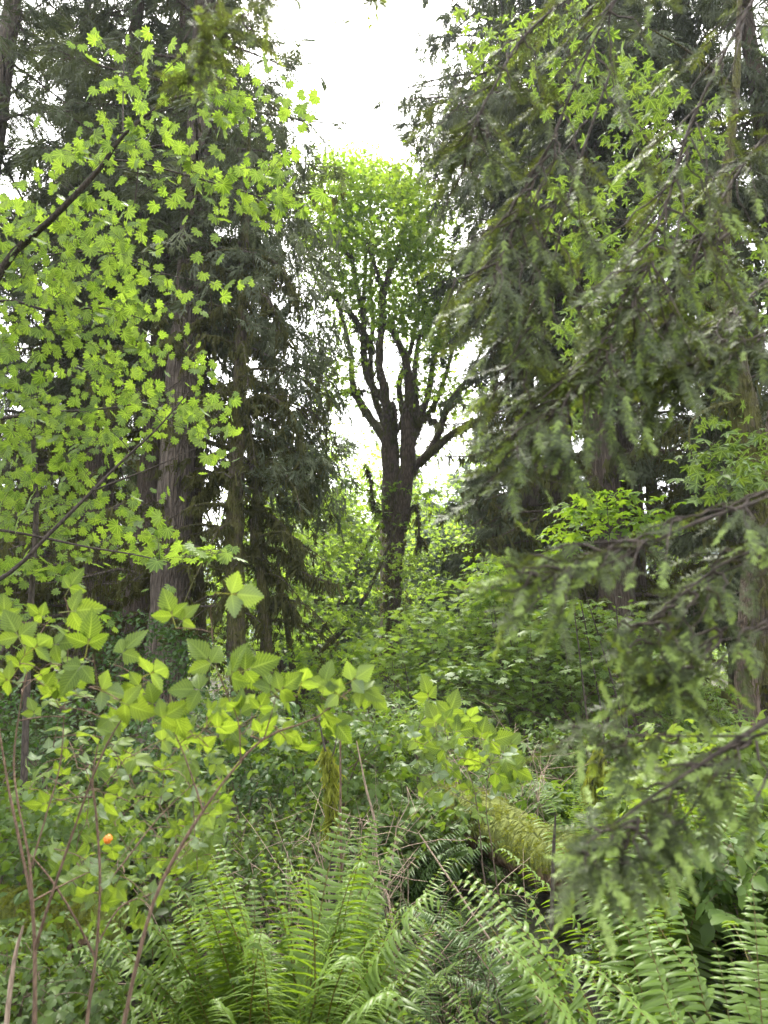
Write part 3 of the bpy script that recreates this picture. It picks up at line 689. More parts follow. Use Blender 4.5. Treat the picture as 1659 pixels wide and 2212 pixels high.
# ------------------------------------------------------------------ the great maple
def great_maple():
    D = 20.0; base = P(845, 1390, D); base[2] = ground_z(base[0], base[1])
    t = thing('bigleaf_maple', 'great old maple with many upright mossy limbs in the clearing', 'maple tree', base)
    tr, cr, ms = MB(), MB(), MB(); nd, rr = [], []
    k = 1.12 / 77.0 / 2                                   # half a pixel of width, in metres, at this distance
    def limb(pts, n=18, kk=9, moss=5):
        p, q = pix_tube(tr, [(u, v, D + dd, w_ * k) for u, v, dd, w_ in pts], n, kk, .13); nd.append(p); rr.append(q)
        if moss: moss_along(ms, p, q * 1.1, moss * 4, .20)
    limb([(838, 1470, 0, 37), (842, 1400, 0, 32), (846, 1340, 0, 31), (848, 1290, 0, 34), (848, 1246, 0, 36), (853, 1182, 0, 35), (855, 1110, 0, 36)], 24, 14, 9)
    limb([(846, 1150, 0, 32), (846, 1100, 0, 36), (846, 1038, 0, 37), (844, 990, 0, 36), (841, 930, 0, 32), (834, 870, 0, 20), (815, 850, .3, 17), (795, 815, .5, 16), (786, 763, .5, 15), (786, 699, .5, 13), (783, 667, .5, 12), (770, 619, .5, 11), (763, 571, .6, 9), (754, 532, .6, 7), (752, 491, .6, 5), (757, 440, .6, 3)], 34)
    limb([(860, 1150, 0, 32), (867, 1100, -.2, 35), (874, 1054, -.3, 35), (879, 1005, -.4, 34), (881, 958, -.4, 30), (882, 894, -.4, 22), (884, 830, -.5, 20), (874, 770, -.5, 16), (860, 740, -.6, 13), (848, 712, -.6, 11), (842, 690, -.6, 9)], 26)
    limb([(838, 960, 0, 20), (815, 923, .4, 19), (789, 887, .7, 18), (766, 846, .9, 15), (760, 815, 1, 12), (757, 763, 1, 10), (740, 690, 1, 8), (730, 650, 1, 6)], 20)
    limb([(842, 940, 0, 20), (834, 878, -.3, 18), (828, 830, -.4, 17), (820, 800, -.5, 16), (819, 747, -.5, 15), (827, 699, -.4, 14), (828, 651, -.3, 12), (841, 587, -.2, 11), (863, 542, 0, 9), (869, 516, .2, 7), (876, 475, .3, 5), (872, 417, .4, 4), (856, 385, .4, 3)], 28)
    limb([(884, 960, -.3, 16), (896, 919, .2, 15), (899, 870, .3, 14), (896, 811, .4, 12), (902, 747, .5, 10), (912, 715, .5, 9), (943, 676, .6, 7), (955, 620, .6, 4)], 18)
    limb([(886, 960, 0, 16), (905, 915, .5, 16), (925, 850, .8, 15), (934, 795, 1, 12), (949, 715, 1.1, 9), (952, 683, 1.2, 7), (975, 600, 1.3, 4)], 18)
    limb([(888, 1020, 0, 18), (905, 1000, .3, 16), (933, 967, .6, 16), (952, 926, .8, 15), (962, 890, .9, 14), (987, 849, 1, 11), (1020, 800, 1.2, 6), (1050, 730, 1.3, 3)], 18)
    limb([(893, 1010, -.3, 16), (930, 980, -.8, 14), (981, 935, -1.2, 14), (1045, 903, -1.6, 11), (1100, 850, -2, 7), (1150, 790, -2.3, 3)], 18)
    limb([(790, 845, .8, 8), (763, 846, .8, 7), (725, 855, .6, 6), (709, 885, .5, 5), (696, 905, .5, 3)], 12)
    limb([(805, 756, .3, 14), (789, 726, .1, 13), (770, 704, -.1, 11)], 8, 8, 8)
    limb([(787, 720, .5, 10), (767, 689, .2, 12), (741, 660, -.1, 12), (716, 634, -.3, 11)], 10, 8, 5)
    limb([(838, 1115, 0, 12), (820, 1108, -.3, 13), (806, 1088, -.4, 10), (800, 1035, -.4, 5), (789, 1005, -.4, 2)], 12)
    limb([(880, 1110, 0, 6), (898, 1090, -.4, 4), (903, 1117, -.5, 5), (905, 1156, -.5, 6), (908, 1172, -.5, 5), (900, 1190, -.5, 3)], 14, 6, 4)
    limb([(905, 1160, -.5, 4), (916, 1168, -.5, 3), (922, 1185, -.5, 2)], 6, 5, 3)
    limb([(880, 920, 0, 9), (905, 905, -.5, 10), (930, 908, -.8, 9), (945, 915, -.9, 5)], 8)
    limb([(858, 930, 0, 8), (868, 905, .2, 6), (878, 880, .3, 4)], 6)
    limb([(852, 950, -.2, 14), (852, 900, -.5, 12), (848, 870, -.5, 8)], 8)
    limb([(843, 960, .2, 16), (826, 905, .9, 15), (806, 850, 1.2, 13), (800, 770, 1.4, 11), (806, 690, 1.5, 9), (800, 610, 1.6, 7), (812, 520, 1.7, 4)], 20)
    limb([(884, 980, .2, 16), (872, 900, .9, 15), (862, 830, 1.2, 13), (886, 760, 1.4, 10), (905, 650, 1.5, 8), (900, 560, 1.6, 5), (920, 470, 1.7, 3)], 20)
    limb([(905, 920, .5, 10), (940, 870, 1.2, 10), (966, 800, 1.6, 9), (985, 720, 1.8, 6), (1000, 640, 2, 3)], 16)
    limb([(763, 571, .6, 6), (735, 520, .4, 4), (715, 470, .3, 2)], 8)
    limb([(786, 640, .5, 8), (790, 560, 1.0, 8), (782, 500, 1.2, 6), (770, 470, 1.2, 3)], 10)
    limb([(827, 620, -.3, 8), (805, 560, -.6, 6), (797, 520, -.6, 3)], 8)
    limb([(866, 530, 0, 6), (900, 505, .3, 4), (940, 470, .5, 2)], 8)
    poly = [(655, 420), (700, 350), (740, 320), (800, 335), (850, 345), (905, 380), (960, 440), (985, 560), (1000, 700), (960, 800), (880, 760), (800, 690), (740, 720), (715, 640), (690, 560), (670, 500)]
    uv = in_poly(poly, 860); uv = uv[R.rand(860) < np.clip(1.35 - (uv[:, 1] - 330) / 420, .60, 1)]; T = P(uv[:, 0], uv[:, 1], D + .7 + 1.6 * R.randn(len(uv)))
    cl = T[R.rand(len(T)) < .17]; j_ = np.argmin(((T[:, None] - cl[None]) ** 2).sum(-1), 1); T = T + (cl[j_] - T) * np.array([.62, .62, .70])   # leaves gather on limb ends
    uv2 = in_poly([(700, 640), (760, 780), (700, 900), (690, 760)], 40); T = np.vstack([T, P(uv2[:, 0], uv2[:, 1], D + R.randn(40))])
    uv3 = in_poly([(860, 770), (960, 780), (1060, 850), (1000, 930), (900, 900)], 40); T = np.vstack([T, P(uv3[:, 0], uv3[:, 1], D + .8 + R.randn(40))])
    uv4 = np.array([(800, 1075), (815, 1050), (790, 1090), (830, 1060), (770, 1100), (905, 1070), (930, 1080), (820, 1130), (800, 1115), (940, 1120), (920, 1060), (960, 1090)]); T4 = P(uv4[:, 0], uv4[:, 1], D - .4 + 0 * uv4[:, 0]); T = np.vstack([T, T4])
    grow(tr, np.concatenate(nd), np.concatenate(rr), T, .006, .012, .12, 3, 5, .10)
    rn = np.clip(.5 + .3 * R.randn(len(T)), 0, 1)
    leaves_at(cr, BIG_LO, T, 24, .42, .115, up=.8, tilt=.45, sag=.45, flat=.45, rnd=rn)
    obj('trunk', tr.mesh('maple_trunk', M['maple_bark'], base), t)
    obj('crown', cr.mesh('maple_crown', M['bigleaf'], base), t)
    obj('hanging_moss', ms.mesh('maple_moss', M['moss'], base), t)
great_maple()

# ------------------------------------------------------------------ broadleaf trees behind
def maple_meshes(name, H, W, nT, per, ls, seed, mat='bigleaf_far', low=.15):
    r = np.random.RandomState(seed); tr, cr = MB(), MB(); nd, rr = [], []
    for q in range(4):
        a = r.rand() * 6.28; e = np.array([math.cos(a) * W * .4, math.sin(a) * W * .4, H * (.65 + .25 * r.rand())])
        pts = np.array([[0, 0, -.3], [e[0] * .15, e[1] * .15, H * .25], [e[0] * .6, e[1] * .6, H * .5], e]); s = spline(pts, 14)
        rad_ = .02 * H * np.linspace(1, .12, 14); tubes(tr, s, rad_, 7, None, 0, .06); nd.append(s); rr.append(rad_)
    v = nz(r.randn(nT, 3)) * (r.rand(nT, 1) ** .4); T = v * np.array([W / 2, W / 2, H * (1 - low) / 2]) + np.array([0, 0, H * (1 + low) / 2])
    T[:, :2] *= (1 + .25 * np.sin(T[:, 2:3] * 1.7 + seed))
    grow(tr, np.concatenate(nd), np.concatenate(rr), T, .008, .012, .1, 3, 5, .1)
    rn = np.clip(.5 + .3 * r.randn(nT), 0, 1)
    leaves_at(cr, BIG_LO, T, per, .42, ls, up=.9, tilt=.4, sag=.4, flat=.35, rnd=rn)
    return tr.mesh(name + '_trunk', M['moss_bark']), cr.mesh(name + '_crown', M[mat]), None
BM1 = maple_meshes('far_maple', 11, 8, 230, 22, .13, 31); BM2 = maple_meshes('far_maple_low', 7.5, 8, 190, 22, .13, 32, low=.02)
for me, u, D, rz, s, lab in [
    (BM1, 690, 28, 0, 1.0, 'bright green maple filling the gap beside the mossy cedars'),
    (BM2, 770, 36, 1, 1.2, 'bright maple just past the great maple trunk, beside the white gap'),
    (BM2, 985, 31, 2, 1.05, 'bright leafy maple under the hazy hill glimpse'),
    (BM1, 520, 27, 3, .8, 'sunlit maple glowing behind the crooked mossy cedar'),
    (BM1, 735, 47, 2.2, 1.6, 'tall pale maple far off, below the white gap'),
    (BM1, 985, 50, 4.1, 1.6, 'tall pale maple far off behind the dangling mossy branch'),
    (BM2, 330, 24, 4, .9, 'bright maple glowing between the fir and slim cedar'),
    (BM1, 90, 22, 5, .75, 'bright leafy maple low behind the cedar trunks'),
    (BM2, 1150, 27, 1.5, .8, 'leafy maple behind the young dark cedars'),
    (BM2, 1460, 21, 2.5, .8, 'green maple in the gap beyond the big reddish cedar'),
    (BM1, 1055, 40, 3.5, .9, 'far pale maple between the young cedar and the hill'),
    (BM2, 640, 17.5, 5.5, .85, 'low yellow-green maple spreading under the mossy limbs')]:
    place_conifer('broadleaf_maple', me, lab, X(u, D), D, rz, s, 'bright maples beyond the conifers', 'maple tree')

def snag():
    b = P(830, 1420, 19); b[2] = ground_z(b[0], b[1])
    t = thing('dead_snag', 'broken pale dead trunk half hidden behind the great maple', 'dead tree', (b[0], 24, float(ground_z(b[0], 24))))
    off = np.array(t.location); mb = MB()
    pix_tube(mb, [(826, 1420, 24, .13), (828, 1250, 24, .12), (828, 1180, 24, .115), (826, 1130, 24, .10), (822, 1105, 24, .02)], 16, 9, .10)
    pix_tube(mb, [(826, 1172, 24, .05), (812, 1155, 23.7, .045), (793, 1136, 23.5, .015)], 8, 6, .1)
    pix_tube(mb, [(826, 1215, 24, .05), (818, 1200, 23.8, .04), (816, 1192, 23.7, .02)], 6, 6, .1)
    obj('trunk', mb.mesh('snag_trunk', M['pale_snag'], off), t)
snag()

# ------------------------------------------------------------------ vine maple in front
def vine_maple():
    base = np.array([-3.4, 4.6, float(ground_z(-3.4, 4.6))])
    t = thing('vine_maple', 'vine maple with glowing yellow-green star leaves and dark arching branches', 'maple tree', base)
    tr, lf = MB(), MB(); nd, rr = [], []
    def br(pts, n=18):
        p, q = pix_tube(tr, pts, n, 6, .05); nd.append(p); rr.append(q); return p
    A = br([(-320, 1330, 4.6, .035), (-160, 900, 4.4, .03), (0, 590, 4.1, .026), (60, 520, 4.0, .023), (120, 465, 3.85, .020), (215, 365, 3.75, .016), (245, 320, 3.7, .013), (290, 270, 3.65, .010), (380, 210, 3.6, .007), (470, 205, 3.7, .004), (540, 208, 3.7, .003)], 30)
    B = br([(240, 345, 3.88, .006), (300, 352, 3.8, .006), (400, 378, 3.7, .005), (520, 412, 3.6, .004), (600, 440, 3.6, .003)])
    C = br([(265, 295, 3.85, .005), (266, 200, 3.9, .004), (268, 80, 4, .002)], 10)
    D_ = br([(20, 570, 4.2, .007), (150, 545, 4.1, .005), (255, 550, 4.0, .004), (350, 590, 3.9, .003), (450, 610, 3.9, .002)])
    E = br([(-200, 700, 4.9, .015), (0, 650, 4.8, .011), (110, 672, 4.7, .009), (220, 665, 4.6, .006), (310, 690, 4.5, .003)])
    G = br([(-250, 1000, 5.2, .02), (-60, 920, 5.1, .015), (70, 895, 5, .012), (230, 882, 4.9, .007), (330, 860, 4.8, .004), (420, 800, 4.7, .003)])
    H = br([(70, 895, 5, .016), (72, 960, 5.05, .017), (78, 1100, 5.1, .018), (70, 1250, 5.1, .02), (60, 1420, 5.1, .022), (50, 1750, 5.1, .024)])
    I = br([(-200, 1340, 4.4, .016), (0, 1252, 4.3, .013), (110, 1150, 4.3, .011), (200, 1060, 4.3, .009), (260, 1000, 4.3, .008), (340, 925, 4.3, .006), (410, 845, 4.3, .003)], 22)
    J = br([(-100, 1130, 4.5, .012), (60, 1155, 4.5, .009), (180, 1180, 4.4, .007), (300, 1200, 4.3, .005), (380, 1220, 4.2, .003)])
    Kk = br([(200, 1060, 4.3, .006), (330, 1010, 4.2, .004), (430, 965, 4.2, .002)], 10)
    Lk = br([(300, 350, 3.8, .004), (290, 440, 3.8, .003), (270, 470, 3.8, .002)], 8)
    T = []
    def along(p, n, s, f0=.2, sz=None):
        i = (f0 + (1 - f0) * R.rand(n)) * (len(p) - 1); i0 = i.astype(int).clip(0, len(p) - 2); f = (i - i0)[:, None]
        T.append(p[i0] * (1 - f) + p[i0 + 1] * f + s * R.randn(n, 3) * np.array([1, 1, .7]))
    along(A, 26, .12, .62); along(A, 14, .14, .38); along(B, 26, .13, .15); along(C, 8, .11, .2); along(D_, 20, .14, .2); along(E, 18, .17); along(Lk, 5, .10)
    def reg(poly, n, d0, d1):
        uv = in_poly(poly, n); T.append(P(uv[:, 0], uv[:, 1], d0 + (d1 - d0) * R.rand(n)))
    reg([(560, 225), (640, 215), (650, 250), (600, 262), (560, 250)], 5, 3.6, 3.8)
    reg([(560, 330), (590, 380), (600, 420), (560, 440), (520, 400), (530, 350)], 6, 3.5, 3.8)
    reg([(600, 400), (660, 430), (668, 465), (630, 460), (585, 430)], 5, 3.5, 3.6)
    reg([(120, 320), (200, 310), (190, 360), (130, 370)], 7, 3.8, 4.2)
    reg([(-60, 400), (160, 410), (260, 480), (350, 470), (330, 540), (200, 560), (60, 600), (-60, 620)], 70, 3.7, 4.6)
    reg([(-60, 620), (200, 580), (330, 640), (320, 700), (360, 740), (250, 760), (100, 740), (-60, 750)], 80, 4.2, 5.2)
    reg([(-60, 740), (200, 760), (360, 750), (440, 780), (490, 830), (485, 880), (490, 980), (440, 990), (400, 930), (330, 960), (300, 1040), (150, 1010), (-60, 1000)], 180, 4.2, 5.8)
    reg([(-60, 990), (180, 1010), (310, 1060), (320, 1120), (270, 1180), (200, 1220), (100, 1250), (-60, 1330)], 135, 4.3, 6.2)
    reg([(330, 1090), (420, 1150), (400, 1260), (300, 1240), (250, 1200)], 10, 4.2, 4.8)
    reg([(400, 1180), (470, 1170), (510, 1200), (490, 1230), (420, 1230)], 9, 3.4, 3.7)
    reg([(-60, 1180), (140, 1240), (240, 1330), (150, 1400), (-60, 1400)], 45, 4.6, 6.5)
    T = np.vstack(T); lo_ = T[:, 2] < 2.6; tier = .30 * np.round((T[:, 2] + .10 * np.sin(T[:, 0] * 2.1)) / .30) - .10 * np.sin(T[:, 0] * 2.1)
    T[lo_, 2] += .68 * (tier - T[:, 2])[lo_]                        # the low sprays lie in tiers
    grow(tr, np.concatenate(nd), np.concatenate(rr), T, .0016, .008, .06, 3, 5, .08)
    rn = np.clip(.5 + .28 * R.randn(len(T)), 0, 1)
    hi = T[:, 2] > 2.35; pos = []
    # the high sprays hang with their faces towards the path, the low ones lie in tiers
    pos.append(leaves_at(lf, VINE, T[~hi], 3, .085, .055, up=.80, tilt=.36, sag=.45, flat=.25, rnd=rn[~hi], svar=.18))
    k_ = int(hi.sum()) * 4; c_ = np.repeat(T[hi], 4, 0); p_ = c_ + R.randn(k_, 3) * .08 * np.array([1, 1, .7])
    d_ = np.stack([.65 * R.randn(k_), -.25 + .35 * R.randn(k_), -.75 + .35 * R.randn(k_)], -1); n_ = np.stack([.35 * R.randn(k_), -.65 + .3 * R.randn(k_), -.45 + .4 * R.randn(k_)], -1)
    scatter(lf, VINE, p_, d_, n_, .052 * (1 + .2 * R.randn(k_)).clip(.5, 1.5), np.clip(np.repeat(rn[hi], 4) + .18 * R.randn(k_), 0, 1)); pos.append(p_)
    pos = np.vstack(pos); c = np.vstack([np.repeat(T[~hi], 3, 0), c_]); tubes(tr, np.stack([c, (c + pos) / 2 + np.array([0, 0, .012]), pos], 1), np.full((len(c), 3), .0011), 3)
    obj('branch', tr.mesh('vine_branch', M['dark_twig'], base), t)
    obj('foliage', lf.mesh('vine_foliage', M['vine'], base), t)
vine_maple()

def thicket(name, label, base, polys, tpl, mat, ls, per, spread, cat='shrub', stems=6, group=None, tilt=.35, bark='twig', tips=.002, k=3, sag=.3):
    """an upright many-stemmed shrub filling the given outlines at real distances"""
    base = np.asarray(base, float); base[2] = ground_z(base[0], base[1])
    t = thing(name, label, cat, base, group=group); tr, lf = MB(), MB()
    T = []
    for poly, n, d0, d1 in polys:
        uv = in_poly(poly, n); T.append(P(uv[:, 0], uv[:, 1], d0 + (d1 - d0) * R.rand(n)))
    T = np.vstack(T); T = T[T[:, 2] > ground_z(T[:, 0], T[:, 1]) + .1]
    nd, rr = [], []; lo, hi = T.min(0), T.max(0)
    for q in range(stems):
        e = T[R.randint(len(T))]; f = base + np.array([.25 * R.randn() * (hi[0] - lo[0]), .2 * R.randn(), 0]); f[2] = ground_z(f[0], f[1]) - .05
        s = spline(np.array([f, f * .6 + e * .4 + np.array([0, 0, .25]), e]), 12); q_ = np.linspace(.006 + .004 * (hi[2] - base[2]), tips, 12)
        tubes(tr, s, q_, 5, None, 0, .06); nd.append(s); rr.append(q_)
    grow(tr, np.concatenate(nd), np.concatenate(rr), T, tips * .7, .007, .08, k, 5, .1)
    rn = np.clip(.5 + .3 * R.randn(len(T)), 0, 1)
    leaves_at(lf, tpl, T, per, spread, ls, up=1.0, tilt=tilt, sag=sag, flat=.3, rnd=rn)
    obj('stem', tr.mesh(name + '_stem', M[bark], base), t); obj('foliage', lf.mesh(name + '_leaf', M[mat], base), t)
    return t
thicket('vine_maple', 'yellow-green maple thicket in front of the great maple base', (1.0, 10.2, 0),
    [([(840, 1330), (930, 1290), (1050, 1240), (1150, 1230), (1200, 1300), (1180, 1400), (1050, 1420), (950, 1500), (860, 1500), (810, 1420)], 300, 9.2, 11.2)],
    VINE_LO, 'vine', .072, 8, .20, stems=12, tilt=.26)
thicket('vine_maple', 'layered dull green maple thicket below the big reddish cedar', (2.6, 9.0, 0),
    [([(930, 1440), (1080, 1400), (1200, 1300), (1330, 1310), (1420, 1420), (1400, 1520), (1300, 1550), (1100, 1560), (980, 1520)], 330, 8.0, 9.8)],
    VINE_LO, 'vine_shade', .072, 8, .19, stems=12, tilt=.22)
thicket('bigleaf_sapling', 'pale green maple sapling standing before the big reddish cedar', (2.6, 8.2, 0),
    [([(1185, 1110), (1230, 1070), (1330, 1060), (1370, 1090), (1300, 1130), (1240, 1180), (1200, 1200)], 42, 7.6, 8.4), ([(1370, 1080), (1440, 1070), (1450, 1120), (1390, 1170)], 14, 7.4, 8.0)],
    BIGLEAF, 'bigleaf', .085, 6, .14, stems=4, bark='dark_twig')
thicket('bigleaf_sapling', 'small maple sapling with upright pale leaves beside the young dark cedars', (1.55, 9.5, 0),
    [([(1010, 1230), (1060, 1200), (1140, 1230), (1150, 1290), (1060, 1300), (1000, 1280)], 34, 8.8, 9.6)],
    BIGLEAF, 'bigleaf', .085, 6, .14, stems=4, bark='dark_twig')

def leaning_maple():
    base = np.array([4.55, 8.0, 0.]); base[2] = ground_z(base[0], base[1])
    t = thing('leaning_maple', 'leaning maple trunk thick with brown moss and hanging star leaves', 'maple tree', base)
    tr, lf, ms = MB(), MB(), MB()
    p, q = pix_tube(tr, [(1690, 1480, 8, .22), (1665, 1250, 8, .19), (1640, 1080, 8, .17), (1612, 920, 8, .16), (1590, 800, 8, .15), (1568, 680, 8, .12), (1560, 560, 8, .09), (1570, 380, 8, .07), (1590, 180, 8, .05), (1600, -60, 8, .03)], 40, 14, .08)
    moss_along(ms, p[:28], q[:28] * 1.15, 26, .17); nd, rr = [p], [q]
    for pts in ([(1565, 600, 8, .05), (1500, 480, 7.8, .035), (1420, 340, 7.6, .025), (1330, 200, 7.4, .012), (1220, 80, 7.2, .006)],
                [(1575, 700, 8, .04), (1500, 640, 7.6, .025), (1400, 620, 7.4, .015), (1290, 640, 7.2, .006)],
                [(1600, 870, 8, .04), (1540, 880, 7.6, .025), (1490, 920, 7.4, .012), (1500, 1020, 7.3, .005)],
                [(1565, 520, 8, .04), (1470, 520, 7.5, .02), (1380, 480, 7.3, .012), (1250, 470, 7.1, .005)],
                [(1590, 200, 8, .035), (1500, 120, 7.6, .02), (1400, 60, 7.4, .008)]):
        a, b = pix_tube(tr, pts, 14, 6, .06); nd.append(a); rr.append(b); moss_along(ms, a[:6], b[:6], 5, .14)
    T = []
    for poly, n in (([(1120, 20), (1300, 20), (1450, 160), (1560, 300), (1560, 520), (1400, 480), (1300, 330), (1150, 200)], 110), ([(1000, 30), (1100, 20), (1120, 120), (1020, 140)], 12),
                    ([(1200, 380), (1420, 420), (1560, 560), (1480, 680), (1300, 640), (1190, 560)], 90), ([(1250, 640), (1380, 680), (1350, 800), (1260, 820), (1210, 720)], 34),
                    ([(1500, 880), (1600, 880), (1680, 960), (1680, 1060), (1560, 1100), (1490, 1040)], 46), ([(1200, 840), (1270, 820), (1300, 900), (1240, 930)], 12), ([(1530, 600), (1660, 500), (1680, 700), (1600, 720)], 20)):
        uv = in_poly(poly, n); T.append(P(uv[:, 0], uv[:, 1], 7.4 + .45 * R.randn(n)))
    T = np.vstack(T); grow(tr, np.concatenate(nd), np.concatenate(rr), T, .003, .008, .08, 3, 5, .1)
    leaves_at(lf, BIGLEAF, T, 5, .15, .095, up=.8, tilt=.45, sag=.5, flat=.5, rnd=np.clip(.5 + .3 * R.randn(len(T)), 0, 1))
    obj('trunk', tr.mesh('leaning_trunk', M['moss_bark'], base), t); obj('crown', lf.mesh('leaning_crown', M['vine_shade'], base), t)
    obj('hanging_moss', ms.mesh('leaning_moss', M['moss'], base), t)
leaning_maple()

def bare_trunk():
    D = 9.0; base = P(1612, 1600, D); base[2] = ground_z(base[0], base[1])
    t = thing('brown_tree', 'bare brown trunk with flaking bark at the edge of the thicket', 'tree', base)
    mb, ms = MB(), MB()
    p, q = pix_tube(mb, [(1606, 1640, D, .20), (1612, 1540, D, .16), (1618, 1420, D, .15), (1624, 1300, D, .145), (1636, 1180, D, .14), (1664, 980, D, .13), (1725, 720, D, .11), (1830, 300, D, .07)], 36, 14, .05)
    p2, q2 = pix_tube(mb, [(1660, 1370, D, .03), (1640, 1340, D - .3, .025), (1630, 1350, D - .5, .01)], 8, 6)
    moss_along(ms, spline(p2, 16), np.full(16, .02), 16, .12)
    obj('trunk', mb.mesh('bare_trunk_wood', M['red_bark'], base), t); obj('hanging_moss', ms.mesh('bare_trunk_moss', M['moss'], base), t)
bare_trunk()

# ------------------------------------------------------------------ hemlock boughs close by
def hemlock(label, base, mains, dens, size, fresh=.18, dangle=.10, thin=1.0, lmul=.78, group='hemlock boughs hanging close by'):
    base = np.asarray(base, float)
    t = thing('hemlock_bough', label, 'hemlock bough', base, group=group); wd, nd = MB(), MB()
    for pts, n2, L2 in mains:
        pts = [(a_, b_, c_, d_ * .62) for a_, b_, c_, d_ in pts]
        n2 = int(n2 * thin); L2 = L2 * lmul
        p, q = pix_tube(wd, pts, 40, 6, .06); p = p + .004 * np.cumsum(R.randn(40, 3), 0) * .6
        L = np.linalg.norm(np.diff(p, axis=0), axis=1).sum(); tan = nz(np.gradient(p, axis=0))
        i = 3 + np.sort(R.rand(n2)) ** .9 * 36; i0 = i.astype(int).clip(0, 38); f = (i - i0)[:, None]
        b0 = p[i0] * (1 - f) + p[i0 + 1] * f; tt = tan[i0]
        lat = nz(np.cross(tt, np.array([0.25, -.25, 1.]))); sg = np.where(np.arange(n2) % 2, 1, -1)[:, None]
        LL = (L2 * (1.1 - .75 * i / 39) * (.6 + .6 * R.rand(n2)))[:, None]
        d = nz(tt * 1.05 + lat * sg * .6 + np.array([0, 0, -dangle]) + .18 * R.randn(n2, 3))
        s = np.linspace(0, 1, 8)[None, :, None]
        br = b0[:, None] + d[:, None] * LL[:, None] * s + np.array([0, 0, -1.]) * (dangle * LL[:, None] * s ** 2) + .004 * np.cumsum(R.randn(n2, 8, 3), 1) * (s > 0)
        tubes(wd, br, np.linspace(.0022, .0007, 8)[None].repeat(n2, 0), 4)
        # twigs carrying needles, both sides of each branchlet, plus its own end
        per = np.maximum(3, (LL[:, 0] / size * dens)).astype(int); bi = np.repeat(np.arange(n2), per); m = len(bi)
        ss = R.rand(m) ** .8; k = (ss * 7).astype(int).clip(0, 6); g = (ss * 7 - k)[:, None]
        pos = br[bi, k] * (1 - g) + br[bi, k + 1] * g; dd = nz(br[bi, k + 1] - br[bi, k])
        la = nz(np.cross(dd, np.array([.2, -.3, 1.]))); s2 = np.where(R.rand(m) < .5, 1, -1)[:, None]
        td = nz(dd * .95 + la * s2 * .7 + np.array([0, 0, -.12]) + .22 * R.randn(m, 3)); nrm = np.array([[0, -.25, 1.]]) + .4 * R.randn(m, 3)
        sz = size * (.55 + .6 * R.rand(m)); rn = R.rand(m)
        scatter(nd, HTWIG, pos, td, nrm, sz, rn)
        fr = R.rand(m) < fresh
        scatter(nd, HFRESH, (pos + td * sz[:, None] * .95)[fr], (td + np.array([0, 0, -.12]))[fr], nrm[fr], .034 * (.7 + .6 * R.rand(fr.sum())), rn[fr])
        scatter(nd, HTWIG, br[:, -2], br[:, -1] - br[:, -2], np.array([[0, -.3, 1.]]) + .2 * R.randn(n2, 3), size * 1.1)
        ff = R.rand(n2) < .8
        scatter(nd, HFRESH, br[ff, -1], (br[:, -1] - br[:, -2] + np.array([0, 0, -.003]))[ff], np.array([[0, -.3, 1.]]) + .3 * R.randn(ff.sum(), 3), .050)
    obj('branch', wd.mesh('hemlock_wood', M['dark_twig'], base), t); obj('needles', nd.mesh('hemlock_needle', M['hemlock'], base), t)
hemlock('dark hemlock bough sweeping down across the upper part, nearest to the leaning maple', P(1760, -150, 1.15),
    [([(1760, -150, 1.15, .008), (1640, -20, 1.12, .006), (1500, 250, 1.08, .005), (1440, 440, 1.05, .004), (1380, 570, 1.02, .003), (1330, 680, 1.0, .002), (1260, 830, .98, .001)], 46, .30),
     ([(1900, 200, 1.2, .007), (1700, 260, 1.15, .005), (1590, 380, 1.1, .004), (1500, 560, 1.05, .003), (1440, 760, 1.02, .001)], 30, .26),
     ([(1720, 560, 1.2, .005), (1640, 620, 1.15, .003), (1560, 720, 1.1, .002), (1470, 830, 1.05, .001)], 18, .22)], 1.4, .072, .10)
hemlock('soft dark hemlock bough fanning out toward the white sky', P(1500, -200, 1.2),
    [([(1500, -200, 1.2, .007), (1330, 0, 1.15, .005), (1180, 330, 1.1, .004), (1110, 500, 1.05, .003), (1060, 640, 1.02, .001)], 42, .32),
     ([(1380, -120, 1.2, .006), (1150, 60, 1.15, .004), (1060, 200, 1.1, .003), (1000, 320, 1.08, .001)], 30, .25),
     ([(1330, 120, 1.15, .004), (1230, 420, 1.1, .004), (1180, 640, 1.08, .003), (1120, 820, 1.05, .001)], 34, .28)], 1.4, .072, .08)
hemlock('hemlock bough tipped with fresh growth, hanging before the slender grey cedar', P(1600, 480, 1.1),
    [([(1600, 480, 1.1, .005), (1420, 640, 1.06, .004), (1280, 770, 1.02, .003), (1150, 880, 1.0, .002), (1040, 1000, .98, .001)], 36, .24),
     ([(1700, 700, 1.1, .004), (1560, 760, 1.06, .003), (1430, 830, 1.02, .001)], 16, .18)], 1.4, .068, .16)
hemlock('low hemlock bough with pale new tips reaching in across the maple thicket', P(1800, 1010, .95),
    [([(1800, 1010, .95, .006), (1659, 1075, .93, .005), (1500, 1130, .9, .004), (1330, 1210, .88, .003), (1230, 1250, .86, .002), (1150, 1275, .85, .001)], 46, .20),
     ([(1800, 1160, .95, .004), (1600, 1200, .92, .003), (1480, 1280, .9, .002), (1390, 1370, .88, .001)], 34, .17),
     ([(1800, 1300, .95, .004), (1640, 1350, .9, .003), (1530, 1450, .88, .002), (1430, 1500, .87, .001)], 26, .15)], 1.5, .050, .18, .10, .74, .58)
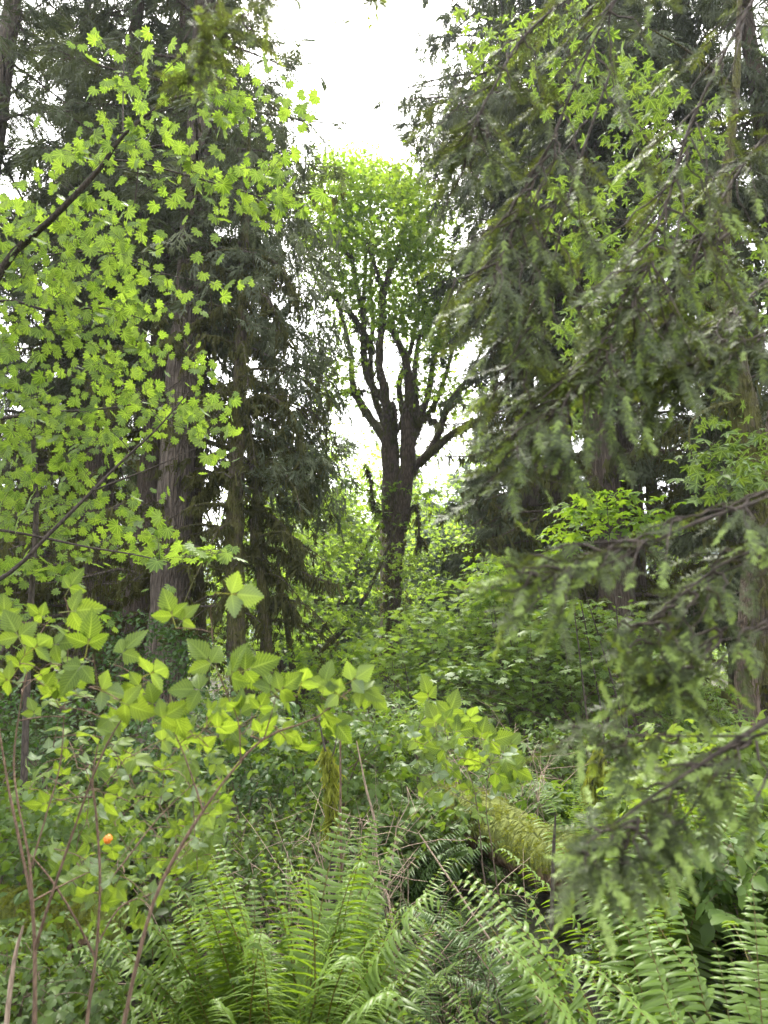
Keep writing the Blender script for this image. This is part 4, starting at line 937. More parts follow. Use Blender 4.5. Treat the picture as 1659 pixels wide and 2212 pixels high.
hemlock('lowest hemlock bough hanging over the ferns beside the mossy log', P(1800, 1480, .9),
    [([(1800, 1480, .9, .006), (1659, 1556, .88, .005), (1530, 1640, .86, .004), (1410, 1720, .84, .003), (1330, 1778, .83, .002), (1262, 1825, .82, .001)], 46, .16),
     ([(1620, 1590, .87, .003), (1480, 1590, .85, .002), (1360, 1590, .84, .002), (1290, 1610, .83, .001)], 14, .08),
     ([(1560, 1650, .87, .003), (1500, 1740, .86, .002), (1450, 1800, .85, .001)], 12, .08)], 1.5, .048, .16, .08, .78, .50)
hemlock('small blurred hemlock twigs dangling from above at the top edge', P(640, -160, 1.0),
    [([(700, -200, 1.0, .004), (600, -60, .98, .003), (530, 40, .96, .002), (480, 100, .95, .001)], 12, .10), ([(560, -160, 1.0, .003), (470, -30, .98, .002), (395, 90, .96, .001)], 10, .09),
     ([(840, -120, 1.0, .002), (800, -40, .98, .0015), (760, 25, .98, .001)], 5, .05)], 1.8, .06, .3, .4)

# ------------------------------------------------------------------ sword ferns
def frond_mesh(name, th0, th1, curl, mat, seed, npin=44, wmul=1.0, roll=.6):
    """one frond a metre long, growing up from the origin and arching towards +Y"""
    r = np.random.RandomState(seed); mb = MB(); n = 60; s = np.linspace(0, 1, n)
    th = th0 + (th1 - th0) * s ** 1.6
    if curl: th = th + curl * np.clip((s - .90) / .10, 0, 1) ** 1.3
    sx = .05 * np.sin(s * 3 + r.rand() * 6) * s
    d = np.stack([np.gradient(sx) * (n - 1), np.sin(th), np.cos(th)], -1); d = nz(d); p = np.cumsum(d, 0) / (n - 1); p -= p[0]
    tubes(mb, p[::2], .0042 * (1 - .85 * s[::2]), 5, .5, 1.0)
    t = .12 + .875 * (np.arange(npin) / npin) ** .92; i = (t * (n - 1)).astype(int).clip(0, n - 2)
    l = .125 * (.62 + .38 * np.minimum(1, t / .32)) * np.where(t > .32, 1 - ((t - .32) / .70).clip(0, 1) ** 1.7, 1) * wmul
    for sg in (-1, 1):
        tt, pp = d[i], p[i]; side = np.array([1., 0, 0]); side = nz(side - tt * (tt @ side)[:, None]); nn = np.cross(side, tt) * 1.0
        nn = np.where(nn[:, 2:3] < -.2, -nn, nn) if False else nn
        m = npin; dirp = nz(side * sg + tt * (.22 + .10 * r.randn(m))[:, None] + nn * .12 * r.randn(m)[:, None])
        w_ax = nz(np.cross(dirp, nn)) * sg; w_ax = -w_ax if (w_ax[0] @ tt[0]) < 0 else w_ax
        ro = roll * (.7 + .5 * r.rand(m))[:, None]; w_ax = nz(w_ax * np.cos(ro) - nn * np.sin(ro)); n2 = np.cross(dirp, w_ax) * sg
        prof = [(0, .45), (.06, 1.0), (.3, .95), (.6, .72), (.85, .38), (1, .03)]
        wd = .0155 * (.5 + .5 * l / .112) * (.9 + .2 * r.rand(m)); drp = .10 + .12 * r.rand(m)
        V = []
        for f, ww in prof:
            c = pp + dirp * (l * f)[:, None] + tt * (.10 * l * f * f)[:, None] - nn * (drp * l * f * f * 2.0)[:, None] - np.array([0, 0, .25]) * (l * f * f)[:, None]
            V += [c - w_ax * (wd * ww / 2)[:, None], c + n2 * .0016 * ww, c + w_ax * (wd * ww / 2)[:, None]]
        V = np.stack(V, 1); q = []
        for a in range(len(prof) - 1):
            for b in range(2):
                q.append((a * 3 + b, a * 3 + b + 1, a * 3 + b + 4, a * 3 + b + 3))
        q = np.array(q); Q = (q[None] + (np.arange(m) * V.shape[1])[:, None, None]).reshape(-1, 4)
        mb.add(V.reshape(-1, 3), None, Q, np.repeat(np.clip(.5 + .18 * r.randn(m), 0, 1), V.shape[1]))
    return mb.mesh(name, M[mat])
FR = {}
for q in range(7):
    FR['u%d' % q] = frond_mesh('frond_upright', rad(2 + 2.0 * q), rad(20 + 6.8 * q), [0, 0, 2.6, 0, 3.2, 0, 2.2][q], 'fern', 50 + q)
for q in range(5):
    FR['a%d' % q] = frond_mesh('frond_arching', rad(14 + 5 * q), rad(80 + 8 * q), [0, 1.6, 0, 2.4, 0][q], 'fern', 60 + q)
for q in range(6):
    FR['d%d' % q] = frond_mesh('frond_shaded', rad(12 + 6 * q), rad(70 + 8 * q), 0, 'fern_shaded', 70 + q, 40)
def fern(label, x, y, n, L, kind, spread=1.0, az0=None, azr=math.pi, lean=0.0, leanx=0.0, seed=0, dz=0):
    r = np.random.RandomState(seed + 500); z = float(ground_z(x, y)) + dz
    t = thing('sword_fern', label, 'fern', (x, y, z), group='sword ferns on the forest floor')
    keys = [k for k in FR if k[0] in kind]; n = int(n * 1.3)
    for q in range(n):
        k = keys[r.randint(len(keys))]
        az = r.rand() * 2 * math.pi if az0 is None else az0 + azr * (r.rand() * 2 - 1)
        o = obj('frond', FR[k], t, (.05 * r.randn(), .05 * r.randn(), 0), 0, L * (.72 + .4 * r.rand()))
        # lean about the growing point, then turn to its own bearing; roll a little about its stalk
        o.rotation_mode = 'XYZ'; o.rotation_euler = (-(.12 * r.randn() + lean) * spread, leanx + .10 * r.randn(), az)
    return t
# bearing 0 arches away from the viewer (+Y), pi towards the viewer, +pi/2 to the left
fern('large bright sword fern, widest clump at the lower middle', X(650, 2.5), 2.52, 58, 1.2, 'u', .9, None, 0, .02, seed=1)
fern('bright fern with curled tips peeking over the widest fern clump', X(770, 3.2), 3.25, 22, 1.05, 'u', seed=2)
fern('bright upright fern joined onto the widest clump near the brown slanting cane', X(510, 2.6), 2.62, 26, 1.1, 'u', .9, seed=21)
fern('arching fern with drooping curled tips between the two brightest clumps', X(1130, 2.05), 2.08, 12, .90, 'au', 1.0, rad(70), rad(55), .05, seed=3)
fern('tall pale fern with curled tips beside the dark upright stem', X(1480, 1.95), 1.98, 15, 1.16, 'u', 1.0, rad(40), rad(70), .05, seed=4)
fern('nearest pale fern with long spread leaflets at the corner', X(1660, 1.78), 1.80, 11, 1.12, 'u', .8, rad(20), rad(60), .0, seed=5)
fern('upright fern rising just under the lowest hemlock bough', X(1370, 3.2), 3.25, 22, 1.15, 'u', seed=6)
fern('fern beyond the tall pale fern, mixed with leafy bushes', X(1560, 3.3), 3.35, 20, 1.1, 'u', seed=7)
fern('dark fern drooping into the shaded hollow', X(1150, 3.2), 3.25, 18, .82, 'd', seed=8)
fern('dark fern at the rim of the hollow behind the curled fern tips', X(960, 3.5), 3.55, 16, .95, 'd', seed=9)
fern('small dark fern low beneath the salmonberry canes', X(300, 2.5), 2.55, 16, .72, 'du', seed=10)
fern('low fern spilling over beside the small stream', X(440, 2.45), 2.5, 14, .75, 'ad', seed=11)
fern('fern growing tight against the near end of the mossy log', X(1270, 4.1), 4.1, 14, .8, 'u', seed=12)
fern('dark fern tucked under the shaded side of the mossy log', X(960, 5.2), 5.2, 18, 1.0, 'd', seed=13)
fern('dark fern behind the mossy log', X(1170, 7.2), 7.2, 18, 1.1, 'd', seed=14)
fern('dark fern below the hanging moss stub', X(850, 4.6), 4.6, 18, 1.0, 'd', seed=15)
fern('short bright fern standing in the hollow below the curled tips', X(1060, 2.5), 2.55, 14, .62, 'u', seed=16)
fern('fern half buried in salmonberry leaves beyond the corner fern', X(1680, 2.6), 2.65, 16, 1.0, 'u', seed=17)
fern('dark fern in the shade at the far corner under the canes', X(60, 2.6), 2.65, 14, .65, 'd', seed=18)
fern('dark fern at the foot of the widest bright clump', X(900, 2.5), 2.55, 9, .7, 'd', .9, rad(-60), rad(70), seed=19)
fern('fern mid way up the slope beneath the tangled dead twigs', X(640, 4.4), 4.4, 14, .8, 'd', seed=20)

# ------------------------------------------------------------------ salmonberry canes close by
def img_dir(ang, toward=.0, D=1.0):
    """a heading given by its slope as seen from the path (0 = right, 90 = up)"""
    a = np.radians(ang); return np.stack([np.cos(a), 0 * a + toward, np.sin(a)], -1)
def salmonberry(label, base, canes, clusters, regions, mat='rubus', berry=None, tpl=TRI, ls=.045, bark='cane', group=None):
    base = np.asarray(base, float); base[2] = ground_z(base[0], base[1])
    t = thing('salmonberry', label, 'salmonberry bush', base, group=group); tr, lf = MB(), MB(); nd, rr = [], []
    for c in canes:
        a = np.asarray(c, float)
        a[:, 3] *= .54; p, q = pix_tube(tr, a, 24, 7, .10); nd.append(p); rr.append(q)
    nd = np.concatenate(nd); rr = np.concatenate(rr)
    C = np.array(clusters, float).reshape(-1, 5)              # u, v, D, heading, size factor
    T = P(C[:, 0], C[:, 1], C[:, 2]); m = len(C)
    R2 = [];
    for poly, n, d0, d1 in regions:
        uv = in_poly(poly, n); R2.append(P(uv[:, 0], uv[:, 1], d0 + (d1 - d0) * R.rand(n)))
    TR = np.vstack(R2) if R2 else np.zeros((0, 3))
    hd = img_dir(C[:, 3], -.25 + .25 * R.randn(m)) if m else np.zeros((0, 3))
    start = T - hd * .55 * ls * C[:, 4:5] if m else T
    grow(tr, nd, rr, np.vstack([start, TR]), .0012, .006, .10, 4, 5, .06)
    if m:
        nrm = np.stack([.35 * R.randn(m), -.85 + .2 * R.randn(m), -.08 + .36 * R.randn(m)], -1)
        nrm *= np.where(R.rand(m) < .16, -1, 1)[:, None]
        scatter(lf, tpl, T, hd, nrm, ls * C[:, 4] * 1.08, np.clip(.55 + .25 * R.randn(m), 0, 1))
    if len(TR):
        per = 2; k = len(TR) * per; pos = np.repeat(TR, per, 0) + .03 * R.randn(k, 3)
        d = R.randn(k, 3); d[:, 2] = -.1 + .4 * R.randn(k); nr = np.stack([.5 * R.randn(k), -.65 + .4 * R.randn(k), .35 + .5 * R.randn(k)], -1)
        nr *= np.where(R.rand(k) < .14, -1, 1)[:, None]
        scatter(lf, tpl, pos, d, nr, ls * (.62 + .35 * R.rand(k)), np.clip(.45 + .3 * R.randn(k), 0, 1))
    obj('cane', tr.mesh('salmonberry_cane', M[bark], base), t); obj('foliage', lf.mesh('salmonberry_leaf', M[mat], base), t)
    if berry is not None:
        mb = MB(); c = P(*berry); r = np.random.RandomState(4); dirs = nz(r.randn(60, 3)); th = np.linspace(0, 2 * math.pi, 7)[:-1]
        for d in dirs:                                        # a berry is a ball of small drupelets
            q = c + d * np.array([.007, .007, .0075]); ring = []
            ax = nz(np.cross(d, [.3, .2, 1.])); ay = np.cross(d, ax)
            V = [q + d * .0028] + [q + .0026 * (math.cos(a) * ax + math.sin(a) * ay) - d * .001 for a in th]
            mb.add(V, [(0, 1 + i, 1 + (i + 1) % 6) for i in range(6)])
        obj('berry', mb.mesh('berry', M['berry'], base), t)
    return t
salmonberry('salmonberry with two brown canes forking low and a single orange berry', P(75, 2300, 1.6),
    [[(72, 2420, 1.6, .0085), (75, 2212, 1.6, .0075), (72, 1980, 1.62, .0068), (45, 1830, 1.65, .0058), (18, 1700, 1.68, .005), (0, 1590, 1.7, .004), (-20, 1480, 1.72, .002)],
     [(72, 1975, 1.62, .006), (62, 1850, 1.64, .005), (40, 1740, 1.66, .0045), (30, 1640, 1.7, .004), (45, 1520, 1.72, .003), (70, 1400, 1.75, .002)],
     [(75, 2050, 1.6, .006), (100, 1970, 1.58, .0055), (140, 1850, 1.57, .005), (185, 1720, 1.56, .0045), (225, 1620, 1.55, .004), (262, 1555, 1.55, .003), (310, 1480, 1.55, .002)],
     [(65, 1880, 1.64, .004), (100, 1760, 1.66, .0035), (130, 1650, 1.7, .003), (140, 1520, 1.7, .002), (150, 1350, 1.7, .0015)]],
    [(150, 1270, 1.7, 60, 1.0), (155, 1320, 1.6, 5, 1.35), (40, 1375, 1.6, 120, 1.3), (75, 1400, 1.6, 30, 1.2), (120, 1392, 1.65, 10, 1.15), (190, 1390, 1.55, 75, 1.3), (175, 1440, 1.5, 240, 1.2), (265, 1410, 1.6, 55, 1.25), (325, 1455, 1.6, 20, 1.3),
     (20, 1470, 1.6, 170, 1.1), (100, 1480, 1.6, -25, 1.15), (220, 1490, 1.55, -10, 1.2), (270, 1520, 1.5, -20, 1.2), (160, 1480, 1.7, 100, 1.0), (40, 1440, 1.7, 60, 1.0), (300, 1480, 1.6, 200, .9), (10, 1330, 1.8, 90, 1.0), (90, 1330, 1.8, 150, .9)],
    [([(0, 1420), (260, 1450), (290, 1560), (100, 1560), (0, 1520)], 16, 1.6, 2.1), ([(60, 1600), (240, 1570), (300, 1700), (260, 1860), (140, 1900), (60, 1760)], 34, 1.8, 2.6)], berry=(233, 1813, 1.55))
salmonberry('salmonberry with one pale upright cane and silvery turned leaves', P(185, 2300, 1.75),
    [[(180, 2420, 1.75, .0085), (188, 2212, 1.75, .0075), (208, 2060, 1.75, .0065), (216, 1900, 1.77, .006), (208, 1760, 1.78, .005), (200, 1680, 1.78, .004), (215, 1590, 1.8, .002)],
     [(206, 2070, 1.75, .005), (160, 1980, 1.72, .0045), (110, 1900, 1.7, .004), (60, 1840, 1.7, .002)],
     [(214, 1930, 1.77, .0045), (270, 1860, 1.8, .004), (340, 1770, 1.85, .003), (420, 1690, 1.9, .002)],
     [(210, 2040, 1.75, .004), (260, 1960, 1.76, .0035), (330, 1930, 1.8, .002)]],
    [(100, 1735, 1.7, 190, .9), (290, 1640, 1.7, 0, 1.0), (350, 1600, 1.8, 20, 1.0), (225, 1725, 1.7, -60, .9)],
    [([(230, 1600), (420, 1590), (470, 1700), (480, 1800), (400, 1880), (280, 1870), (220, 1760)], 62, 2.0, 2.8), ([(120, 1900), (260, 1880), (360, 1940), (300, 1990), (160, 1960)], 16, 1.7, 2.0)])
salmonberry('salmonberry with a long slanting brown cane and big bright leaves', P(265, 2320, 1.5),
    [[(225, 2420, 1.5, .0085), (268, 2212, 1.5, .0075), (303, 2050, 1.5, .007), (345, 1915, 1.52, .0065), (420, 1780, 1.54, .006), (500, 1668, 1.56, .005), (575, 1592, 1.58, .0042), (680, 1552, 1.6, .0034), (750, 1495, 1.62, .0025), (800, 1462, 1.64, .0012)],
     [(440, 1755, 1.54, .0035), (405, 1650, 1.56, .003), (370, 1560, 1.58, .0025), (368, 1500, 1.6, .0015)],
     [(520, 1650, 1.56, .003), (515, 1560, 1.56, .0025), (490, 1500, 1.56, .002), (465, 1430, 1.56, .0015), (455, 1330, 1.56, .001)],
     [(570, 1596, 1.58, .003), (590, 1530, 1.58, .002), (600, 1480, 1.58, .0012)]],
    [(500, 1283, 1.5, -5, 1.35), (372, 1330, 1.6, 105, 1.15), (395, 1340, 1.6, 50, .9), (455, 1432, 1.5, 130, 1.25), (500, 1462, 1.5, 75, 1.4), (530, 1448, 1.5, 20, 1.35), (430, 1490, 1.5, 175, 1.2), (585, 1490, 1.52, 110, 1.2), (605, 1490, 1.52, 35, 1.05), (650, 1480, 1.56, 70, 1.0),
     (700, 1480, 1.6, 80, 1.05), (730, 1500, 1.6, 150, 1.0), (760, 1470, 1.6, 30, 1.1), (780, 1490, 1.62, -20, 1.0), (700, 1540, 1.6, -80, 1.2), (725, 1560, 1.62, -50, 1.0), (560, 1530, 1.55, 60, .8), (610, 1580, 1.6, -30, .9), (520, 1540, 1.56, 100, .95), (375, 1530, 1.55, -70, 1.2), (330, 1520, 1.55, 180, 1.2), (400, 1580, 1.58, 160, .9),
     (470, 1570, 1.6, 0, 1.0), (560, 1580, 1.6, 30, .9), (350, 1550, 1.5, 30, 1.0), (640, 1610, 1.6, -10, .8), (800, 1500, 1.64, -40, .9)],
    [([(380, 1560), (480, 1530), (600, 1520), (620, 1600), (520, 1620), (420, 1620)], 16, 1.6, 1.9), ([(420, 1660), (480, 1680), (470, 1860), (400, 1900), (380, 1800)], 24, 1.8, 2.3)])
salmonberry('bright salmonberry sapling on thin dark stems above the mossy log', P(1180, 2250, 2.9),
    [[(1195, 2240, 2.8, .006), (1100, 2060, 2.9, .0055), (1050, 1920, 2.9, .005), (1035, 1780, 2.9, .004), (1020, 1690, 2.9, .003), (985, 1600, 2.9, .002), (950, 1520, 2.9, .001)],
     [(1090, 2040, 2.9, .0045), (1065, 1850, 2.85, .004), (1050, 1740, 2.85, .003), (1060, 1650, 2.85, .002)], [(1030, 1740, 2.9, .003), (960, 1700, 2.9, .002), (900, 1640, 2.9, .001)]],
    [(925, 1505, 2.8, 100, 1.35), (970, 1540, 2.8, 65, 1.4), (1015, 1555, 2.8, 75, 1.1), (940, 1560, 2.8, 110, 1.2), (985, 1580, 2.8, 10, 1.4), (1060, 1600, 2.8, 15, 1.35), (1090, 1640, 2.8, 0, 1.5), (1040, 1590, 2.8, 80, 1.1), (1100, 1610, 2.8, 40, 1.1), (1110, 1660, 2.8, -30, 1.2), (1070, 1670, 2.8, -20, 1.2), (1010, 1640, 2.8, 0, 1.2), (960, 1620, 2.8, 170, 1.1), (900, 1600, 2.8, 150, 1.0)],
    [([(880, 1560), (980, 1540), (1090, 1620), (1130, 1660), (1080, 1720), (980, 1720), (900, 1690)], 46, 2.6, 3.2)], ls=.055, bark='twig')

# ------------------------------------------------------------------ shrubs of the understorey
bushes = [
    # u range, v range, D range, clusters, leaf, material, size, label
    ([(-40, 1480), (160, 1490), (330, 1520), (420, 1600), (380, 1700), (150, 1680), (-40, 1660)], 5.5, 7.5, 260, OVATE, 'huckle', .05, 'huckleberry', 'dull green small-leaved bush behind the salmonberry canes'),
    ([(380, 1520), (560, 1500), (640, 1580), (620, 1720), (480, 1740), (380, 1680)], 5.5, 7.0, 200, OVATE, 'huckle', .05, 'huckleberry', 'small-leaved bush among pale dead twigs below the mossy cedars'),
    ([(600, 1560), (760, 1530), (860, 1560), (880, 1680), (800, 1780), (650, 1760), (600, 1660)], 5.0, 7.0, 200, TRI_LO, 'rubus_mid', .06, 'leafy_shrub', 'leafy bush behind the hanging moss stub'),
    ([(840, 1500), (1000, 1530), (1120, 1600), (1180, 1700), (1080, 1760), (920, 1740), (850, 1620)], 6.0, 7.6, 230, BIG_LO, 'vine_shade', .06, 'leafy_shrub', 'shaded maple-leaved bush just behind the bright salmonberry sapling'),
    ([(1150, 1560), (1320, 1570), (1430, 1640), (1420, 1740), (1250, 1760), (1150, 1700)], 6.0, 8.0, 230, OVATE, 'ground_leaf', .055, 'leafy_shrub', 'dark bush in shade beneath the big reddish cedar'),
    ([(1420, 1600), (1560, 1590), (1700, 1560), (1700, 1720), (1560, 1740), (1430, 1720)], 4.2, 5.6, 190, TRI_LO, 'rubus', .075, 'leafy_shrub', 'bright yellow-green salmonberry bush under the bare brown trunk'),
    ([(1400, 1700), (1540, 1720), (1700, 1700), (1700, 1840), (1560, 1880), (1420, 1830)], 3.6, 4.6, 190, TRI_LO, 'rubus', .07, 'leafy_shrub', 'lush bush spreading behind the lowest hemlock bough'),
    ([(1540, 1820), (1700, 1800), (1700, 1960), (1600, 1980), (1520, 1920)], 2.8, 3.5, 100, TRI_LO, 'rubus_mid', .065, 'leafy_shrub', 'low leafy bush just past the corner fern'),
    ([(-40, 1700), (120, 1720), (260, 1760), (300, 1860), (160, 1920), (-40, 1900)], 3.6, 4.8, 220, OVATE, 'rubus_mid', .05, 'leafy_shrub', 'dense low bush behind the forking brown canes'),
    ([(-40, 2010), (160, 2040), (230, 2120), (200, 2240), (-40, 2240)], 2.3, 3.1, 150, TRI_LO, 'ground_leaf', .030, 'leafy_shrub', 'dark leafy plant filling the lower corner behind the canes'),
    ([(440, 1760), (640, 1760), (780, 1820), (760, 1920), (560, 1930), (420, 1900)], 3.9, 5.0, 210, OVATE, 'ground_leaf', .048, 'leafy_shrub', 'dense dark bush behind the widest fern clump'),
    ([(860, 1720), (1000, 1740), (1010, 1850), (900, 1880), (840, 1820)], 4.6, 5.6, 90, TRI_LO, 'rubus_mid', .055, 'leafy_shrub', 'leafy bush beside the shaded side of the mossy log'),
    ([(1140, 1700), (1240, 1690), (1290, 1780), (1220, 1830), (1150, 1800)], 4.9, 5.5, 60, BIGLEAF, 'rubus_mid', .07, 'leafy_shrub', 'broad-leaved seedling sprouting beside the mossy log end'),
    ([(620, 1420), (780, 1380), (830, 1430), (800, 1520), (660, 1530)], 11, 14, 200, BIG_LO, 'bigleaf', .08, 'leafy_shrub', 'bright bush at the foot of the distant maples'),
    ([(1400, 1500), (1540, 1480), (1600, 1560), (1500, 1610), (1410, 1590)], 8.0, 10, 130, BIG_LO, 'vine_shade', .075, 'leafy_shrub', 'green bush between the reddish cedar and bare brown trunk'),
    ([(180, 1330), (360, 1330), (460, 1400), (440, 1500), (240, 1490)], 9.0, 11.5, 170, OVATE, 'huckle', .07, 'huckleberry', 'dark small-leaved bush at the foot of the thick furrowed fir'),
]
for poly, d0, d1, n, tpl, mat, ls, nm, lab in bushes:
    c = np.mean(poly, 0); D = (d0 + d1) / 2
    thicket(nm, lab, (X(c[0], D), D, 0), [(poly, n, d0, d1)], tpl, mat, ls, 6 if tpl is not OVATE else 10, .13 if tpl is not OVATE else .15, stems=8, group='understorey shrubs', tilt=.4)

# tangle of bare twigs, moss stub, logs
def dead_shrub(label, x, y, n, H, spread, seed, mat='dead_twig', lean=0.0):
    r = np.random.RandomState(seed); z = float(ground_z(x, y)); t = thing('dead_shrub', label, 'dead shrub', (x, y, z), group='bare dead shrubs'); mb = MB()
    e = np.stack([spread * r.randn(n) + lean, .4 * spread * r.randn(n), H * (.35 + .7 * r.rand(n))], -1); f = np.stack([.3 * spread * r.randn(n), .2 * r.randn(n), 0 * e[:, 0]], -1)
    s = np.linspace(0, 1, 9)[None, :, None]; mid = (e + f) / 2 + np.array([0, 0, 1]) * (.35 * H * r.rand(n))[:, None] + .15 * r.randn(n, 3)
    p = (1 - s) ** 2 * f[:, None] + 2 * s * (1 - s) * mid[:, None] + s * s * e[:, None] + .012 * r.randn(n, 9, 3)
    tubes(mb, p, np.linspace(.0045, .0012, 9)[None] * (.6 + .8 * r.rand(n))[:, None], 4)
    m = n * 4; j = r.randint(0, n, m); k = r.randint(3, 9, m); b = p[j, k]; L = .12 + .3 * r.rand(m)
    tip_ = b + nz(r.randn(m, 3) + np.array([0, 0, .3])) * L[:, None]
    tubes(mb, np.stack([b, (b + tip_) / 2 + .03 * r.randn(m, 3), tip_], 1), np.full((m, 3), .0018) * np.array([1, .8, .4]), 3)
    obj('twig', mb.mesh('dead_twigs', M[mat], (0, 0, 0)), t)
dead_shrub('tangle of pale dead twigs behind the widest fern clump', X(640, 4.0), 4.0, 46, .95, .45, 1)
dead_shrub('loose dead twigs around the hanging moss stub', X(800, 3.8), 3.8, 34, 1.1, .35, 2)
dead_shrub('grey dead twigs standing under the dull small-leaved bush', X(480, 5.0), 5.0, 34, 1.1, .5, 3, 'twig')
dead_shrub('dry twigs poking up over the mossy log', X(1080, 5.0), 5.0, 22, 1.0, .4, 4)
dead_shrub('dry brown twigs in the shaded hollow among dark ferns', X(1000, 2.9), 2.9, 26, .7, .3, 5, 'twig')
dead_shrub('thin twigs rising in the shade beneath the maple thicket', X(1280, 6.6), 6.6, 30, 1.5, .5, 6, 'twig')

def stub():
    D = 3.7; base = P(722, 1900, D); base[2] = ground_z(base[0], base[1]); t = thing('moss_stub', 'thin dead stem wrapped in a shaggy yellow-green moss beard', 'dead stem', base)
    mb, ms = MB(), MB()
    p, q = pix_tube(mb, [(722, 2010, D, .014), (718, 1860, D, .013), (716, 1740, D, .012), (712, 1660, D, .009), (700, 1610, D, .006), (690, 1560, D, .003)], 24, 6, .08)
    pix_tube(mb, [(712, 1665, D, .006), (722, 1620, D, .004), (728, 1590, D, .002)], 6, 5)
    moss_along(ms, p[7:18], np.linspace(.024, .012, 11), 24, .075)
    obj('stem', mb.mesh('stub_stem', M['dark_twig'], base), t); obj('moss_beard', ms.mesh('stub_moss', M['moss_yellow'], base), t)
stub()
def stub2():
    D = 4.6; base = P(1285, 1800, D); base[2] = ground_z(base[0], base[1]); t = thing('moss_stub', 'short mossy twig standing in shade near the low hemlock bough', 'dead stem', base)
    mb, ms = MB(), MB(); p, q = pix_tube(mb, [(1270, 1820, D, .012), (1276, 1700, D, .011), (1290, 1640, D, .008), (1305, 1590, D, .004)], 16, 6, .08)
    moss_along(ms, p[4:12], np.full(8, .016), 22, .10); obj('stem', mb.mesh('stub_stem', M['dark_twig'], base), t); obj('moss_beard', ms.mesh('stub_moss', M['moss_yellow'], base), t)
stub2()
def stem_things():
    for lab, pts, bark in (('straight dark stem standing beside the tall pale fern', [(1192, 2240, 2.6, .008), (1192, 2000, 2.6, .0075), (1196, 1840, 2.6, .006), (1200, 1760, 2.6, .003)], 'dark_twig'),
                           ('thin reddish stem rising past the moss stub', [(738, 1960, 3.4, .007), (736, 1750, 3.4, .006), (735, 1580, 3.4, .004)], 'cane'),
                           ('pale bent stem leaning up from behind the widest fern', [(800, 1960, 3.3, .007), (812, 1800, 3.3, .006), (790, 1700, 3.3, .005), (770, 1600, 3.3, .003)], 'dead_twig'),
                           ('long pale dead stem slanting through the shaded hollow', [(1180, 2180, 2.7, .004), (1080, 2060, 2.75, .004), (985, 1920, 2.8, .0035), (905, 1800, 2.9, .002)], 'dead_twig'),
                           ('pale forked stem curving up from the lower corner', [(10, 2240, 1.9, .006), (30, 2080, 1.9, .005), (50, 2000, 1.9, .003)], 'dead_twig')):
        D = pts[0][2]; b = P(*pts[0][:3]); b[2] = ground_z(b[0], b[1]); t = thing('dead_sapling', lab, 'stem', b, group='single bare stems'); mb = MB()
        p, q = pix_tube(mb, pts, 20, 6, .08); tubes(mb, np.stack([[b[0], b[1], b[2] - .05], p[0]]), np.array([q[0], q[0]]), 6)
        obj('stem', mb.mesh('bare_stem', M[bark], b), t)
stem_things()

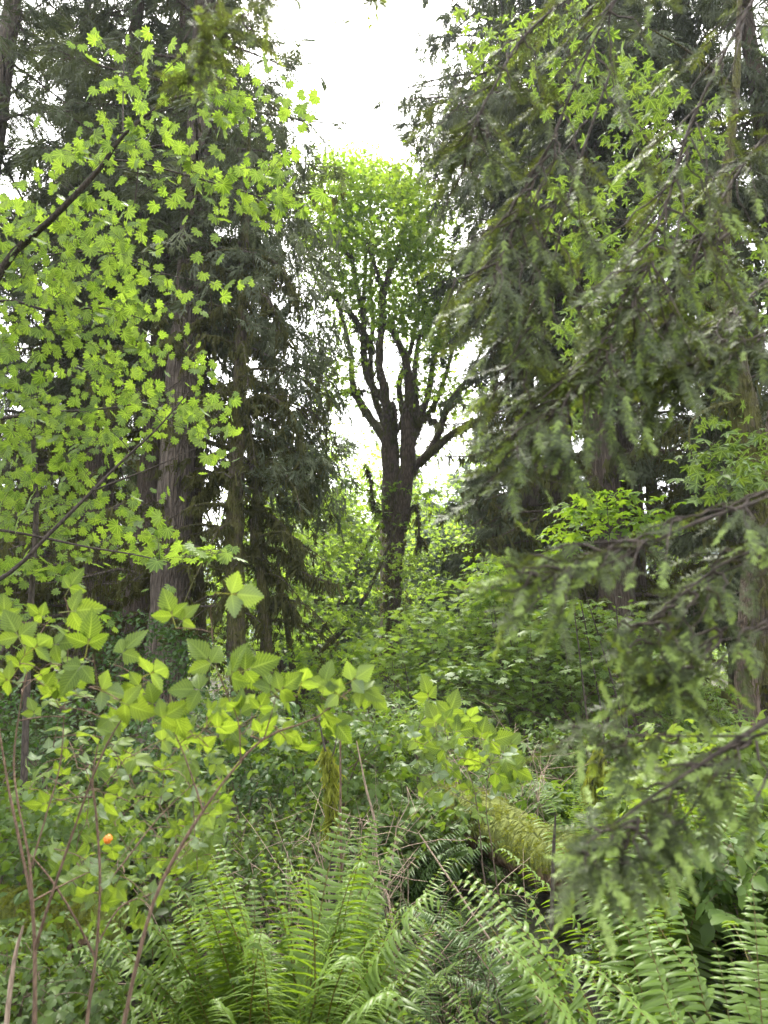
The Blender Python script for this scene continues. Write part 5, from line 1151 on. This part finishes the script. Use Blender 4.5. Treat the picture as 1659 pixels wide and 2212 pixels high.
def log(label, a, b, r0, r1, seed):
    r = np.random.RandomState(seed); c = (a + b) / 2; t = thing('mossy_log', label, 'fallen log', c); mb, ms = MB(), MB(); n = 30
    p = a + (b - a) * np.linspace(0, 1, n)[:, None]; p[:, 2] += .03 * np.sin(np.linspace(0, 7, n)); q = np.linspace(r0, r1, n) * (1 + .05 * r.randn(n))
    tubes(mb, p, q, 24, .5, 0, .05, True); tubes(mb, p[:3][::-1], q[:3][::-1] * .98, 24, .5, 0, .03, True)
    m = 9000; i = r.randint(0, n, m); ang = r.rand(m) * math.pi * 1.1 - .05 * math.pi; ax = nz(b - a); sd_ = nz(np.cross(ax, [0, 0, 1.]))
    o = np.cos(ang)[:, None] * sd_ + np.sin(ang)[:, None] * np.array([0, 0, 1.])
    pos = p[i] + ax * (r.rand(m)[:, None] - .5) * np.linalg.norm(b - a) / n + o * (q[i] * .98)[:, None]
    gap = np.sin(pos[:, 0] * 9 + 1) * np.sin(pos[:, 1] * 7) + .5 * np.sin(pos[:, 2] * 23 + pos[:, 0] * 17) > .62; pos, o = pos[~gap], o[~gap]; m = len(pos)
    scatter(ms, MOSS[0], pos, o * .5 + np.array([0, 0, .1]) + .6 * r.randn(m, 3), r.randn(m, 3), .020 * (.5 + r.rand(m)))
    obj('wood', mb.mesh('log_wood', M['log_moss'], c), t); obj('moss', ms.mesh('log_moss_tufts', M['moss_yellow'], c), t)
log('fallen log under thick yellow-green moss among the ferns', P(970, 1755, 5.5), P(1350, 1910, 3.75), .185, .155, 1)
log('low mossy log lying in shade behind the brown canes', P(-60, 2010, 4.0), P(230, 1990, 3.7), .16, .13, 2)

# leafy ground cover and far brush too dense to count
def ground_cover():
    mb = MB(); n = 7200; y = 2.4 + 26 * R.rand(n) ** 1.5; x = (R.rand(n) * 2 - 1) * (1.2 + y * .62); z = ground_z(x, y)
    keep = ((x + .15 * y + .35) / .33) ** 2 + ((y - 3.2) / 1.4) ** 2 > 1; x, y, z = x[keep], y[keep], z[keep]; n = len(x)
    d = np.array([[0, 0, 1.]]) + .35 * R.randn(n, 3); s = (.30 + .35 * R.rand(n)) * (.8 + .02 * y); q = R.rand(n) < .55; s = s * np.where((np.abs(x - .24 * y) < .8) & (y < 5.6), .40, 1.0); pos = np.stack([x, y, z], -1)
    scatter(mb, SPRIG, pos[q], d[q], R.randn(q.sum(), 3), s[q], tip=None); scatter(mb, SPRIG_TRI, pos[~q], d[~q], R.randn((~q).sum(), 3), s[~q])
    tag(obj('undergrowth', mb.mesh('undergrowth', M['ground_leaf'])), 'leafy ground cover spread over the forest floor', 'undergrowth', kind='stuff')
    mb = MB(); n = 900; y = 42 + 30 * R.rand(n); x = (R.rand(n) * 2 - 1) * y * .85; h = 2 + 4.5 * R.rand(n); T = np.stack([x, y, ground_z(x, y) + h * R.rand(n)], -1)
    leaves_at(mb, BIG_LO, T, 34, 1.2, .26, up=.9, tilt=.4, flat=.6, rnd=np.clip(.5 + .3 * R.randn(n), 0, 1))
    tag(obj('distant_woods', mb.mesh('distant_woods', M['bigleaf_far'])), 'far-off leafy woods closing the view between the trunks', 'woods', kind='stuff')
ground_cover()
